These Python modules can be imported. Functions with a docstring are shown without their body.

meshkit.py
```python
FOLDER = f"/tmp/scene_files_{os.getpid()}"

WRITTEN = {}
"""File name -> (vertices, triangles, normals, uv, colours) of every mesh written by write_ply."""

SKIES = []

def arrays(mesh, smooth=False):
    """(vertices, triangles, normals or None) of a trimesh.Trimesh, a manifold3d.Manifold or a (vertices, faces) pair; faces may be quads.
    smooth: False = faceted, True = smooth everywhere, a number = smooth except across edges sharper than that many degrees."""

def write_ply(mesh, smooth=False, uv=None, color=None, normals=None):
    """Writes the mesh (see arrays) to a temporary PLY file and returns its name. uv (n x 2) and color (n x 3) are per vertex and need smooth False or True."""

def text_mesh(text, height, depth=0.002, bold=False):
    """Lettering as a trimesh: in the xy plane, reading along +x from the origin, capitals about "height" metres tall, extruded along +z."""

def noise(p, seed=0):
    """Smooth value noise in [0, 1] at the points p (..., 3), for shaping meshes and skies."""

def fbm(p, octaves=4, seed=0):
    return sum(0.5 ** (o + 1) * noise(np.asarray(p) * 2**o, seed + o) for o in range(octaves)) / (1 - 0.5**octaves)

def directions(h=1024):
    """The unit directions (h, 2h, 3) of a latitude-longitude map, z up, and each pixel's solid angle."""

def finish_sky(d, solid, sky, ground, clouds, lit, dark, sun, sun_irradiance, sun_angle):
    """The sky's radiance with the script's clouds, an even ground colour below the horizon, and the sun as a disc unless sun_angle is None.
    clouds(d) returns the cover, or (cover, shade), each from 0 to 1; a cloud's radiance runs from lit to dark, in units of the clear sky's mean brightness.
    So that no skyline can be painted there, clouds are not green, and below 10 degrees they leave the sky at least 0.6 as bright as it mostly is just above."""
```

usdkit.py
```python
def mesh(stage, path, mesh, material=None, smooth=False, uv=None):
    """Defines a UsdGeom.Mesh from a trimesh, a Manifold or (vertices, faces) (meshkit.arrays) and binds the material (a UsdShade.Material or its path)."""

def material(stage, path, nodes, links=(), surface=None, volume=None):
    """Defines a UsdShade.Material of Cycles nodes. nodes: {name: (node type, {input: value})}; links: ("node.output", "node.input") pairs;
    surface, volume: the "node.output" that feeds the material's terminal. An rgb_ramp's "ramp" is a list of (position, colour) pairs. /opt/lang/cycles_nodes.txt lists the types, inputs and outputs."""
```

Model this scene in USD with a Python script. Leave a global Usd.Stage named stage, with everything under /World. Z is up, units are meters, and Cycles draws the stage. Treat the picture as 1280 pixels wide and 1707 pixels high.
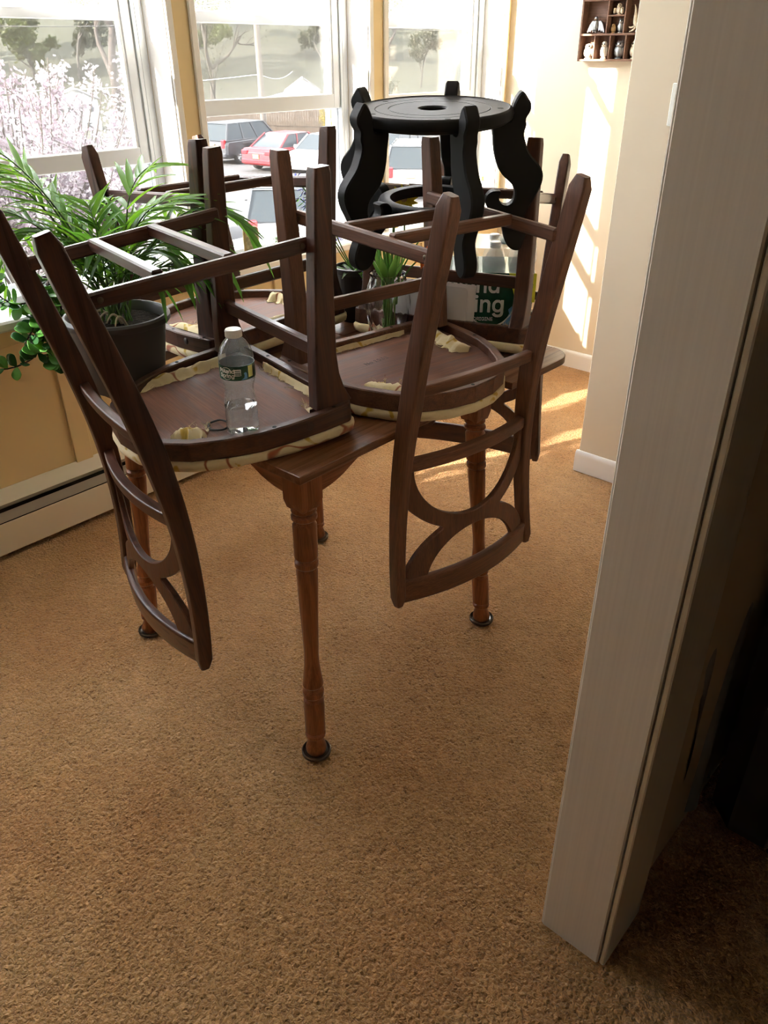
import math, random
import numpy as np, trimesh, manifold3d as m3, usdkit, meshkit
from shapely.geometry import Polygon, Point, box as sbox, LineString
from shapely import affinity
from shapely.ops import unary_union
from pxr import Usd, UsdGeom, UsdLux, UsdShade, Gf, Sdf, Vt

stage = Usd.Stage.CreateInMemory()
UsdGeom.SetStageUpAxis(stage, UsdGeom.Tokens.z)
UsdGeom.SetStageMetersPerUnit(stage, 1.0)
UsdGeom.Xform.Define(stage, '/World')
UsdGeom.Scope.Define(stage, '/World/Looks')
random.seed(7)
RNG = np.random.default_rng(7)

# ------------------------------------------------------------------ camera, sky, sun, exposure
EYE, PITCH, ROLL, YAW, FPX = 1.40, 0.530775, -0.006278, 0.730310, 1302.52
EXPOSURE = 2.0
SUN_DIR = np.array([0.40, 0.92, -0.48])          # the way the sunlight travels
SUN, SKY = 5.0, 1.75


def camera():
    h = np.array([-math.sin(YAW), math.cos(YAW), 0]); r = np.array([math.cos(YAW), math.sin(YAW), 0]); u = np.array([0, 0, 1.0])
    fw = math.cos(PITCH) * h - math.sin(PITCH) * u; up = math.sin(PITCH) * h + math.cos(PITCH) * u
    c, s = math.cos(ROLL), math.sin(ROLL)
    rt, up = c * r + s * up, -s * r + c * up
    cam = UsdGeom.Camera.Define(stage, '/World/camera')
    cam.CreateHorizontalApertureAttr(36.0); cam.CreateVerticalApertureAttr(36.0 * 1707 / 1280)
    cam.CreateFocalLengthAttr(36.0 * FPX / 1280); cam.CreateClippingRangeAttr(Gf.Vec2f(0.05, 2000))
    cam.CreateExposureAttr(EXPOSURE)
    m = Gf.Matrix4d(*rt, 0, *up, 0, *(-fw), 0, 0, 0, EYE, 1)
    cam.AddTransformOp().Set(m)


camera()
sun = UsdLux.DistantLight.Define(stage, '/World/sun')
sun.CreateIntensityAttr(SUN); sun.CreateNormalizeAttr(True); sun.CreateAngleAttr(0.6); sun.CreateColorAttr(Gf.Vec3f(1.0, 0.90, 0.76))
_z = -SUN_DIR / np.linalg.norm(SUN_DIR); _x = np.cross([0, 0, 1.0], _z); _x /= np.linalg.norm(_x); _y = np.cross(_z, _x)
sun.AddTransformOp().Set(Gf.Matrix4d(*_x, 0, *_y, 0, *_z, 0, 0, 0, 0, 1))
dome = UsdLux.DomeLight.Define(stage, '/World/sky')
dome.CreateIntensityAttr(SKY); dome.CreateColorAttr(Gf.Vec3f(0.95, 0.97, 1.0))

# ------------------------------------------------------------------ helpers: prims
_used = {}


def numbered(parent, name):
    k = (parent, name); n = _used.get(k, 0); _used[k] = n + 1
    return name if n == 0 else f'{name}_{n:03d}'


def path_of(parent): return '/World' if parent is None else str(parent.GetPath())


def tag(p, label=None, cat=None, group=None, kind=None):
    for k, v in (('label', label), ('category', cat), ('group', group), ('kind', kind)):
        if v: p.SetCustomDataByKey(k, v)
    return p


def obj(name, mesh, mat, parent=None, label=None, cat=None, group=None, kind=None, smooth=35):
    if isinstance(mesh, (list, tuple)) and not (len(mesh) == 2 and isinstance(mesh[0], np.ndarray)): mesh = cat_(mesh)
    pp = path_of(parent)
    p = usdkit.mesh(stage, pp + '/' + numbered(pp, name), mesh, M[mat] if isinstance(mat, str) else mat, smooth=smooth).GetPrim()
    return tag(p, label, cat, group, kind)


def thing(name, label=None, cat=None, loc=(0, 0, 0), rz=0.0, group=None, kind=None, mat4=None, parent=None):
    pp = path_of(parent)
    x = UsdGeom.Xform.Define(stage, pp + '/' + numbered(pp, name))
    if mat4 is not None: x.AddTransformOp().Set(mat4)
    else:
        x.AddTranslateOp().Set(Gf.Vec3d(*map(float, loc)))
        if rz: x.AddRotateZOp().Set(math.degrees(rz))
    return tag(x.GetPrim(), label, cat, group, kind)


def dup(root, loc, rz=0.0, label=None, group=None, scale=None):
    was = root.GetCustomData()
    nm = root.GetName().rstrip('0123456789').rstrip('_')
    r = UsdGeom.Xform.Define(stage, '/World/' + numbered('/World', nm))
    p = r.GetPrim(); p.GetReferences().AddInternalReference(root.GetPath()); p.SetInstanceable(True)
    r.ClearXformOpOrder()
    a = UsdGeom.Xformable(p)
    t = p.GetAttribute('xformOp:translate')
    (a.AddTranslateOp() if not t.HasAuthoredValue() else UsdGeom.XformOp(t)).Set(Gf.Vec3d(*map(float, loc)))
    ops = [UsdGeom.XformOp(p.GetAttribute('xformOp:translate'))]
    z = p.GetAttribute('xformOp:rotateZ')
    zo = UsdGeom.XformOp(z) if z and z.IsDefined() else a.AddRotateZOp()
    zo.Set(math.degrees(rz)); ops.append(zo)
    if scale is not None:
        s = p.GetAttribute('xformOp:scale'); so = UsdGeom.XformOp(s) if s and s.IsDefined() else a.AddScaleOp()
        so.Set(Gf.Vec3f(*map(float, scale))); ops.append(so)
    a.SetXformOpOrder(ops)
    return tag(p, label or was.get('label'), was.get('category'), group or was.get('group'))


# ------------------------------------------------------------------ helpers: meshes
def cat_(ms): return trimesh.util.concatenate([to_tm(m) for m in ms])


def to_tm(m):
    if isinstance(m, trimesh.Trimesh): return m
    if isinstance(m, m3.Manifold):
        g = m.to_mesh(); return trimesh.Trimesh(np.asarray(g.vert_properties)[:, :3], np.asarray(g.tri_verts), process=False)
    return trimesh.Trimesh(np.asarray(m[0]), np.asarray(m[1]), process=False)


def hull(pts): return to_tm(m3.Manifold.hull_points(np.asarray(pts, np.float64)))


def cham(sx, sy, sz, b=0.002, at=(0, 0, 0)):
    b = min(b, sx * .45, sy * .45, sz * .45); p = []
    for i in (-1, 1):
        for j in (-1, 1):
            for k in (-1, 1):
                for q in range(3):
                    v = np.array([i * sx / 2, j * sy / 2, k * sz / 2]); d = np.array([i, j, k]) * b; d[q] = 0
                    p.append(v - d)
    m = hull(p); m.apply_translation(at); return m


def bx(x0, x1, y0, y1, z0, z1, b=0.002): return cham(x1 - x0, y1 - y0, z1 - z0, b, ((x0 + x1) / 2, (y0 + y1) / 2, (z0 + z1) / 2))


def bar(p0, p1, w, h, up=(0, 0, 1), b=0.002, off=(0, 0)):
    p0, p1 = np.asarray(p0, float), np.asarray(p1, float); t = p1 - p0; L = np.linalg.norm(t); t /= L
    r = np.cross(t, up); r /= np.linalg.norm(r); u = np.cross(r, t)
    m = cham(L, w, h, b)
    T = np.eye(4); T[:3, 0] = t; T[:3, 1] = r; T[:3, 2] = u; T[:3, 3] = (p0 + p1) / 2 + r * off[0] + u * off[1]
    m.apply_transform(T); return m


def frustum(b0, b1, z0, z1, c=0.0):
    """rectangles b=(x0,x1,y0,y1) at z0 and z1"""
    p = [(x, y, z) for b, z in ((b0, z0), (b1, z1)) for x in b[:2] for y in b[2:]]
    return hull(p)


def rrect(w, h, r, n=4):
    r = min(r, w * .49, h * .49); P = []
    for cx, cy, a0 in ((w / 2 - r, h / 2 - r, 0), (-w / 2 + r, h / 2 - r, 90), (-w / 2 + r, -h / 2 + r, 180), (w / 2 - r, -h / 2 + r, 270)):
        for i in range(n + 1):
            a = math.radians(a0 + 90 * i / n); P.append((cx + r * math.cos(a), cy + r * math.sin(a)))
    return np.array(P)


def sweep(path, rights, ups, profs):
    """closed profiles (M,2) (right, up) carried along the path, capped"""
    path = np.asarray(path, float); n = len(path)
    profs = [profs] * n if np.ndim(profs) == 2 else profs
    rights = np.broadcast_to(rights, (n, 3)); ups = np.broadcast_to(ups, (n, 3)); k = len(profs[0])
    V = np.concatenate([path[i] + profs[i][:, :1] * rights[i] + profs[i][:, 1:] * ups[i] for i in range(n)])
    F = []
    for i in range(n - 1):
        for j in range(k):
            a, b = i * k + j, i * k + (j + 1) % k
            F += [(a, b, b + k), (a, b + k, a + k)]
    V = np.vstack([V, path[0][None] + profs[0].mean(0)[0] * rights[0] + profs[0].mean(0)[1] * ups[0], path[-1][None] + profs[-1].mean(0)[0] * rights[-1] + profs[-1].mean(0)[1] * ups[-1]])
    for j in range(k):
        F += [((j + 1) % k, j, n * k), ((n - 1) * k + j, (n - 1) * k + (j + 1) % k, n * k + 1)]
    m = trimesh.Trimesh(V, F, process=False)
    if m.volume < 0: m.invert()
    return m


def tube(points, radii, sides=8, up=None):
    p = np.asarray(points, float); n = len(p); radii = np.broadcast_to(radii, (n,))
    t = np.gradient(p, axis=0); t /= np.linalg.norm(t, axis=1, keepdims=True) + 1e-12
    ref = np.array([0.12, 0.2, 1.0]) if abs(t[:, 2]).mean() < .8 else np.array([1.0, .15, .1])
    a = np.cross(t, ref); a /= np.linalg.norm(a, axis=1, keepdims=True) + 1e-12; b = np.cross(t, a)
    ang = np.arange(sides) * 2 * np.pi / sides
    pr = np.stack([np.cos(ang), np.sin(ang)], 1)
    return sweep(p, a, b, [pr * r for r in radii])


def lathe(prof, sides=32, at=(0, 0, 0)):
    """prof: (r, z) list from bottom to top, closed on the axis with r=0 where wanted"""
    prof = np.asarray(prof, float); n = len(prof); ang = np.arange(sides) * 2 * np.pi / sides
    V = np.stack([prof[:, None, 0] * np.cos(ang), prof[:, None, 0] * np.sin(ang), np.broadcast_to(prof[:, None, 1], (n, sides))], -1).reshape(-1, 3)
    F = []
    for i in range(n - 1):
        for j in range(sides):
            a, b = i * sides + j, i * sides + (j + 1) % sides
            if prof[i, 0] > 1e-9: F.append((a, b, b + sides if prof[i + 1, 0] > 1e-9 else a + sides))
            if prof[i + 1, 0] > 1e-9: F.append((a, b + sides, a + sides) if prof[i, 0] > 1e-9 else (a, b + sides, a + sides))
    m = trimesh.Trimesh(V, F, process=False); m.merge_vertices(); m.apply_translation(at); return m


def rings(r, z, at=(0, 0, 0), sides=32): return lathe([(0, z[0])] + list(zip(r, z)) + [(0, z[-1])], sides, at)


def clean_ring(c):
    c = np.asarray(c)[:-1]; return c


def ext(poly, h, c=0.0, z0=0.0):
    """extrude a shapely polygon upwards with chamfered edges"""
    poly = poly.buffer(0); parts = []
    for g in getattr(poly, 'geoms', [poly]):
        if c <= 0:
            m = trimesh.creation.extrude_polygon(g, h, engine='earcut'); m.apply_translation((0, 0, z0)); parts.append(m); continue
        V, F, capP = [], [], []
        def ring(co, s):
            co = clean_ring(co); n = len(co)
            d0 = co - np.roll(co, 1, 0); d1 = np.roll(co, -1, 0) - co
            d0 /= np.linalg.norm(d0, axis=1, keepdims=True) + 1e-12; d1 /= np.linalg.norm(d1, axis=1, keepdims=True) + 1e-12
            nn = np.stack([-(d0 + d1)[:, 1], (d0 + d1)[:, 0]], 1); l = np.linalg.norm(nn, axis=1, keepdims=True) + 1e-9; nn /= l
            k = 1 / np.maximum((nn * np.stack([-d0[:, 1], d0[:, 0]], 1)).sum(1), .4)
            return co, co + s * nn * (c * k)[:, None]
        from shapely.geometry.polygon import orient
        g = orient(g, 1.0)
        allr = [ring(g.exterior.coords, 1)] + [ring(i.coords, 1) for i in g.interiors]
        for co, ins in allr:
            n = len(co); o = sum(len(v) for v in V)
            V.append(np.vstack([np.c_[ins, np.full(n, 0.0)], np.c_[co, np.full(n, c)], np.c_[co, np.full(n, h - c)], np.c_[ins, np.full(n, h)]]))
            for L in range(3):
                for j in range(n):
                    a, b = o + L * n + j, o + L * n + (j + 1) % n
                    F += [(a, b, b + n), (a, b + n, a + n)]
        inner = Polygon(allr[0][1], [r[1] for r in allr[1:]])
        v2, f2 = trimesh.creation.triangulate_polygon(inner, engine='earcut')
        o = sum(len(v) for v in V)
        V += [np.c_[v2, np.zeros(len(v2))], np.c_[v2, np.full(len(v2), h)]]
        f2 = np.asarray(f2)
        a2 = v2[f2]; ar = np.cross(a2[:, 1] - a2[:, 0], a2[:, 2] - a2[:, 0]); f2 = np.where(ar[:, None] < 0, f2[:, ::-1], f2)
        F = np.vstack([np.array(F), f2[:, ::-1] + o, f2 + o + len(v2)])
        m = trimesh.Trimesh(np.vstack(V), F, process=False); m.apply_translation((0, 0, z0)); m.merge_vertices(); parts.append(m)
    return cat_(parts)


def xf(m, R=None, t=(0, 0, 0)):
    m = to_tm(m).copy(); T = np.eye(4)
    if R is not None: T[:3, :3] = R
    T[:3, 3] = t; m.apply_transform(T); return m


def rot(ax, deg):
    return trimesh.transformations.rotation_matrix(math.radians(deg), {'x': [1, 0, 0], 'y': [0, 1, 0], 'z': [0, 0, 1]}[ax])[:3, :3]


def ball(c, r, sub=2, s=(1, 1, 1), R=None):
    m = trimesh.creation.icosphere(sub, 1.0); m.vertices *= np.array(s) * r
    if R is not None: m.vertices = m.vertices @ np.asarray(R).T
    m.apply_translation(c); return m


def spline(P, n):
    from scipy.interpolate import CubicSpline
    P = np.asarray(P, float); t = np.r_[0, np.cumsum(np.linalg.norm(np.diff(P, axis=0), axis=1))]
    return CubicSpline(t, P)(np.linspace(0, t[-1], n))


def closed_spline(P, n):
    from scipy.interpolate import CubicSpline
    P = np.asarray(P, float); P = np.vstack([P, P[:1]]); t = np.r_[0, np.cumsum(np.linalg.norm(np.diff(P, axis=0), axis=1))]
    return CubicSpline(t, P, bc_type='periodic')(np.linspace(0, t[-1], n, endpoint=False))


# ------------------------------------------------------------------ materials
M = {}


def mat(name, nodes, links=(), surface='p.BSDF', volume=None):
    M[name] = usdkit.material(stage, '/World/Looks/' + name, nodes, links, surface=surface, volume=volume); return M[name]


def plain(name, col, rough=.5, metal=0.0, spec=.5, coat=0.0, bump=0, bscale=200, bdist=.001, var=0.0, vscale=6.0, sheen=0.0, trans=0.0):
    n = {'p': ('principled_bsdf', {'base_color': col, 'roughness': rough, 'metallic': metal, 'specular_ior_level': spec, 'coat_weight': coat, 'sheen_weight': sheen})}
    l = []
    if bump or var: n['tc'] = ('texture_coordinate', {})
    if bump:
        n['n'] = ('noise_texture', {'scale': bscale, 'detail': 3.0}); n['b'] = ('bump', {'strength': bump, 'distance': bdist})
        l += [('tc.object', 'n.vector'), ('n.fac', 'b.height'), ('b.normal', 'p.normal')]
    if var:
        c = np.array(col); n['v'] = ('noise_texture', {'scale': vscale, 'detail': 3.0})
        n['r'] = ('rgb_ramp', {'ramp': [(.3, tuple(c * (1 - var))), (.7, tuple(np.minimum(c * (1 + var), 1)))]})
        l += [('tc.object', 'v.vector'), ('v.fac', 'r.fac'), ('r.color', 'p.base_color')]
    return mat(name, n, l)


def wood(name, lo, hi, axis='z', rough=.38, grain=1.0, coat=.15, wear=None):
    sc = {'x': (3, 60, 60), 'y': (60, 3, 60), 'z': (60, 60, 3)}[axis]
    fine = {'x': (14, 420, 420), 'y': (420, 14, 420), 'z': (420, 420, 14)}[axis]
    n = {'tc': ('texture_coordinate', {}), 'm1': ('mapping', {'scale': tuple(np.array(sc) * grain)}), 'm2': ('mapping', {'scale': fine}),
         'n1': ('noise_texture', {'scale': 1.0, 'detail': 4.0, 'distortion': .6}), 'n2': ('noise_texture', {'scale': 1.0, 'detail': 2.0}),
         'r1': ('rgb_ramp', {'ramp': [(.28, lo), (.5, tuple((np.array(lo) + np.array(hi)) / 2)), (.72, hi)]}),
         'r2': ('rgb_ramp', {'ramp': [(.35, (.62, .6, .58)), (.62, (1, 1, 1))]}),
         'mx': ('mix_color', {'blend_type': 'multiply', 'fac': .75}), 'b': ('bump', {'strength': .25, 'distance': .0006}),
         'mr': ('map_range', {'from_min': .3, 'from_max': .7, 'to_min': rough - .07, 'to_max': rough + .12}),
         'p': ('principled_bsdf', {'roughness': rough, 'specular_ior_level': .35, 'coat_weight': coat * .5, 'coat_roughness': .25})}
    l = [('tc.object', 'm1.vector'), ('tc.object', 'm2.vector'), ('m1.vector', 'n1.vector'), ('m2.vector', 'n2.vector'), ('n1.fac', 'r1.fac'), ('n2.fac', 'r2.fac'),
         ('r1.color', 'mx.a'), ('r2.color', 'mx.b'), ('mx.result', 'p.base_color'), ('n2.fac', 'b.height'), ('b.normal', 'p.normal'), ('n1.fac', 'mr.value'), ('mr.result', 'p.roughness')]
    return mat(name, n, l)


for ax in 'xyz':
    wood('chair_wood_' + ax, (.030, .010, .006), (.100, .036, .018), ax)                    # dark red-brown chairs
    wood('worn_wood_' + ax, (.070, .029, .017), (.180, .080, .044), ax, rough=.46, coat=.05)   # the paler, drier chair
    wood('table_wood_' + ax, (.135, .040, .012), (.31, .105, .030), ax, rough=.33)
wood('table_top_wood', (.095, .036, .014), (.22, .092, .038), 'y', rough=.3, coat=.25)
wood('ply_wood', (.10, .038, .022), (.21, .088, .05), 'x', rough=.55, coat=0)
wood('box_wood', (.11, .055, .034), (.22, .12, .078), 'x', rough=.6, coat=0)
plain('black_lacquer', (.010, .010, .011), rough=.55, spec=.12, coat=0, bump=.12, bscale=60, bdist=.002)
plain('black_hole', (.003, .003, .003), rough=.8)
plain('screw_metal', (.10, .075, .055), rough=.4, metal=.8)
plain('white_vinyl', (.58, .62, .66), rough=.38)
plain('white_trim', (.70, .69, .67), rough=.42)
plain('heater_enamel', (.66, .60, .48), rough=.42)
plain('heater_metal', (.36, .33, .28), rough=.45, metal=.5)
plain('dark_slot', (.012, .010, .008), rough=.9)
plain('wall_yellow', (.68, .535, .30), rough=.75, bump=.1, bscale=160, bdist=.0006, var=.03, vscale=2)
plain('wall_cream', (.62, .545, .42), rough=.8, bump=.1, bscale=160, bdist=.0006, var=.02, vscale=2)
plain('ceiling_white', (.86, .84, .80), rough=.85)
plain('living_wall', (.42, .33, .22), rough=.7)
plain('dark_fabric', (.012, .011, .011), rough=.9, bump=.3, bscale=500)
plain('grey_cloth', (.20, .20, .19), rough=.85, bump=.3, bscale=300)
plain('switch_plastic', (.72, .74, .70), rough=.35)
plain('note_paper', (.62, .60, .36), rough=.8, var=.25, vscale=40)
plain('pot_grey', (.050, .047, .047), rough=.42, bump=.05)
plain('pot_rim_grey', (.085, .080, .080), rough=.35)
plain('pot_black', (.012, .012, .013), rough=.45)
plain('pot_beige', (.62, .50, .36), rough=.5)
plain('soil', (.022, .015, .011), rough=.95, spec=.05, bump=1.0, bscale=120, bdist=.01, var=.5, vscale=90)
plain('dry_root', (.42, .34, .24), rough=.8)
plain('cap_white', (.86, .87, .88), rough=.35)
plain('label_green', (.012, .075, .045), rough=.35)
plain('label_white', (.82, .84, .82), rough=.4)
plain('label_blue', (.12, .33, .62), rough=.4)
plain('label_yellow', (.66, .70, .25), rough=.4)
plain('rubber_black', (.008, .008, .008), rough=.6)
plain('paper_white', (.74, .72, .72), rough=.7)
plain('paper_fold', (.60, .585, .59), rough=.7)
plain('brass_tin', (.55, .47, .27), rough=.33, metal=.75, bump=.15, bscale=120)
plain('tin_inside', (.36, .33, .20), rough=.5, metal=.4, var=.5, vscale=70)
plain('brass', (.62, .45, .14), rough=.3, metal=.8)
plain('petal_red', (.55, .018, .015), rough=.55)
plain('petal_orange', (.85, .17, .012), rough=.55)
plain('petal_yellow', (.85, .66, .03), rough=.55)
plain('petal_blue', (.12, .14, .47), rough=.6, var=.4, vscale=60)
plain('petal_pale_blue', (.34, .38, .72), rough=.6)
plain('wrap_green', (.010, .085, .050), rough=.25, coat=.3, var=.35, vscale=30)
plain('wrap_lime', (.62, .66, .03), rough=.35)
plain('figure_cream', (.50, .42, .30), rough=.6, var=.25, vscale=60)
plain('figure_tan', (.40, .24, .09), rough=.5, var=.25, vscale=60)
plain('figure_white', (.68, .63, .53), rough=.55)
plain('figure_pewter', (.30, .31, .32), rough=.3, metal=.85, bump=.3, bscale=300)
plain('figure_stone', (.36, .32, .26), rough=.75, var=.3, vscale=80)
plain('eye_black', (.02, .018, .015), rough=.3)
plain('coaster_brown', (.055, .035, .022), rough=.25, coat=.4)
plain('scorch', (.03, .012, .009), rough=.6)


def leaf(name, col, back, rough=.38, tr=.45):
    mat(name, {'p': ('principled_bsdf', {'roughness': rough}), 't': ('translucent_bsdf', {'color': back}), 'tc': ('texture_coordinate', {}), 'n': ('noise_texture', {'scale': 18.0, 'detail': 2.0}),
               'oi': ('object_info', {}), 'r': ('rgb_ramp', {'ramp': [(.25, tuple(np.array(col) * .6)), (.75, tuple(np.array(col) * 1.3))]}), 'x': ('mix_closure', {'fac': tr})},
        [('tc.object', 'n.vector'), ('n.fac', 'r.fac'), ('r.color', 'p.base_color'), ('p.BSDF', 'x.closure1'), ('t.BSDF', 'x.closure2')], surface='x.closure')


leaf('palm_leaf', (.09, .24, .028), (.32, .66, .045))
leaf('palm_leaf_deep', (.04, .125, .026), (.16, .40, .04))
leaf('palm_stem', (.10, .22, .05), (.15, .3, .05), tr=.2)
leaf('jade_leaf', (.10, .30, .065), (.30, .62, .08), rough=.28, tr=.3)
leaf('jade_leaf_dark', (.035, .13, .042), (.10, .3, .05), rough=.25, tr=.2)
leaf('stem_green', (.10, .26, .05), (.2, .4, .06), tr=.3)
leaf('tree_leaf_lime', (.062, .078, .016), (.08, .095, .02), rough=.6)
leaf('tree_leaf_pale', (.050, .056, .030), (.065, .07, .035), rough=.6)
leaf('forsythia_leaf', (.20, .165, .025), (.2, .16, .03), rough=.6)
leaf('blossom_pink', (.30, .235, .28), (.27, .21, .25), rough=.7)
leaf('blossom_white', (.46, .42, .45), (.40, .37, .40), rough=.7)
leaf('variegated_leaf', (.20, .30, .17), (.3, .4, .2), rough=.3)
plain('bark_grey', (.05, .044, .038), rough=.9, bump=.5, bscale=12, bdist=.02)
plain('bark_dark', (.045, .035, .03), rough=.9)


def glass(name, dust=.05, tint=(1, 1, 1), dcol=(.85, .88, .86), rough=0.0):
    mat(name, {'t': ('transparent_bsdf', {'color': tint}), 'g': ('glossy_bsdf', {'color': (1, 1, 1), 'roughness': rough}), 'lw': ('layer_weight', {'blend': .5}), 'pw': ('math', {'math_type': 'power', 'value2': 5.0}),
               'fm': ('math', {'math_type': 'multiply_add', 'value2': .55, 'value3': .035}), 'x': ('mix_closure', {}), 'tl': ('translucent_bsdf', {'color': dcol}), 'x2': ('mix_closure', {'fac': dust})},
        [('lw.facing', 'pw.value1'), ('pw.value', 'fm.value1'), ('fm.value', 'x.fac'), ('t.BSDF', 'x.closure1'), ('g.BSDF', 'x.closure2'), ('x.closure', 'x2.closure1'), ('tl.BSDF', 'x2.closure2')], surface='x2.closure')



glass('pane_glass', dust=.013)
mat('insect_mesh', {'t': ('transparent_bsdf', {}), 'd': ('diffuse_bsdf', {'color': (.10, .10, .10)}), 'x': ('mix_closure', {'fac': .46})}, [('t.BSDF', 'x.closure1'), ('d.BSDF', 'x.closure2')], surface='x.closure')
glass('clear_plastic', dust=.03, tint=(.97, .98, .98), rough=.05)
glass('clear_wrap', dust=.12, tint=(.95, .97, .96), rough=.15)
mat('crystal', {'p': ('principled_bsdf', {'base_color': (.98, .99, 1), 'roughness': .02, 'transmission_weight': 1.0, 'ior': 1.5})})
mat('water', {'p': ('principled_bsdf', {'base_color': (.99, 1, 1), 'roughness': .0, 'transmission_weight': 1.0, 'ior': 1.33})})

# carpet: twisted tufts (bump), broad soft tone changes where the pile lies differently
mat('carpet', {'tc': ('texture_coordinate', {}), 'n1': ('noise_texture', {'scale': 150.0, 'detail': 2.5, 'distortion': 1.2}), 'v': ('voronoi_texture', {'scale': 120.0}), 'n2': ('noise_texture', {'scale': 2.2, 'detail': 4.0}),
               'n3': ('noise_texture', {'scale': 26.0, 'detail': 3.0}),
               'h': ('math', {'math_type': 'subtract'}), 'h2': ('math', {'math_type': 'multiply_add', 'value2': .7}),
               'r1': ('rgb_ramp', {'ramp': [(.30, (.58, .285, .108)), (.50, (.66, .365, .155)), (.70, (.72, .43, .20))]}), 'r2': ('rgb_ramp', {'ramp': [(.30, (.52, .49, .46)), (.46, (.86, .85, .84)), (.66, (1, 1, 1))]}), 'r3': ('rgb_ramp', {'ramp': [(.3, (.86, .85, .83)), (.7, (1, 1, 1))]}),
               'mx': ('mix_color', {'blend_type': 'multiply', 'fac': 1.0}), 'mx2': ('mix_color', {'blend_type': 'multiply', 'fac': 1.0}), 'b': ('bump', {'strength': 1.0, 'distance': .009}),
               'p': ('principled_bsdf', {'roughness': .95, 'specular_ior_level': .1, 'sheen_weight': .25, 'sheen_tint': (1, .9, .75)})},
    [('tc.object', 'n1.vector'), ('tc.object', 'v.vector'), ('tc.object', 'n2.vector'), ('tc.object', 'n3.vector'), ('n1.fac', 'h2.value1'), ('v.distance', 'h.value2'), ('n1.fac', 'h.value1'), ('h.value', 'h2.value3'), ('h2.value', 'b.height'), ('b.normal', 'p.normal'),
     ('n2.fac', 'r1.fac'), ('n1.fac', 'r2.fac'), ('n3.fac', 'r3.fac'), ('r1.color', 'mx.a'), ('r2.color', 'mx.b'), ('mx.result', 'mx2.a'), ('r3.color', 'mx2.b'), ('mx2.result', 'p.base_color')])
# brush-streaked white paint of the wall end
mat('brushed_paint', {'tc': ('texture_coordinate', {}), 'm': ('mapping', {'scale': (230, 230, 2.0)}), 'n': ('noise_texture', {'scale': 1.0, 'detail': 4.0}), 'r': ('rgb_ramp', {'ramp': [(.3, (.50, .46, .395)), (.7, (.54, .50, .43))]}),
                      'b': ('bump', {'strength': .3, 'distance': .0006}), 'p': ('principled_bsdf', {'roughness': .33})},
    [('tc.object', 'm.vector'), ('m.vector', 'n.vector'), ('n.fac', 'r.fac'), ('r.color', 'p.base_color'), ('n.fac', 'b.height'), ('b.normal', 'p.normal')])
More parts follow.
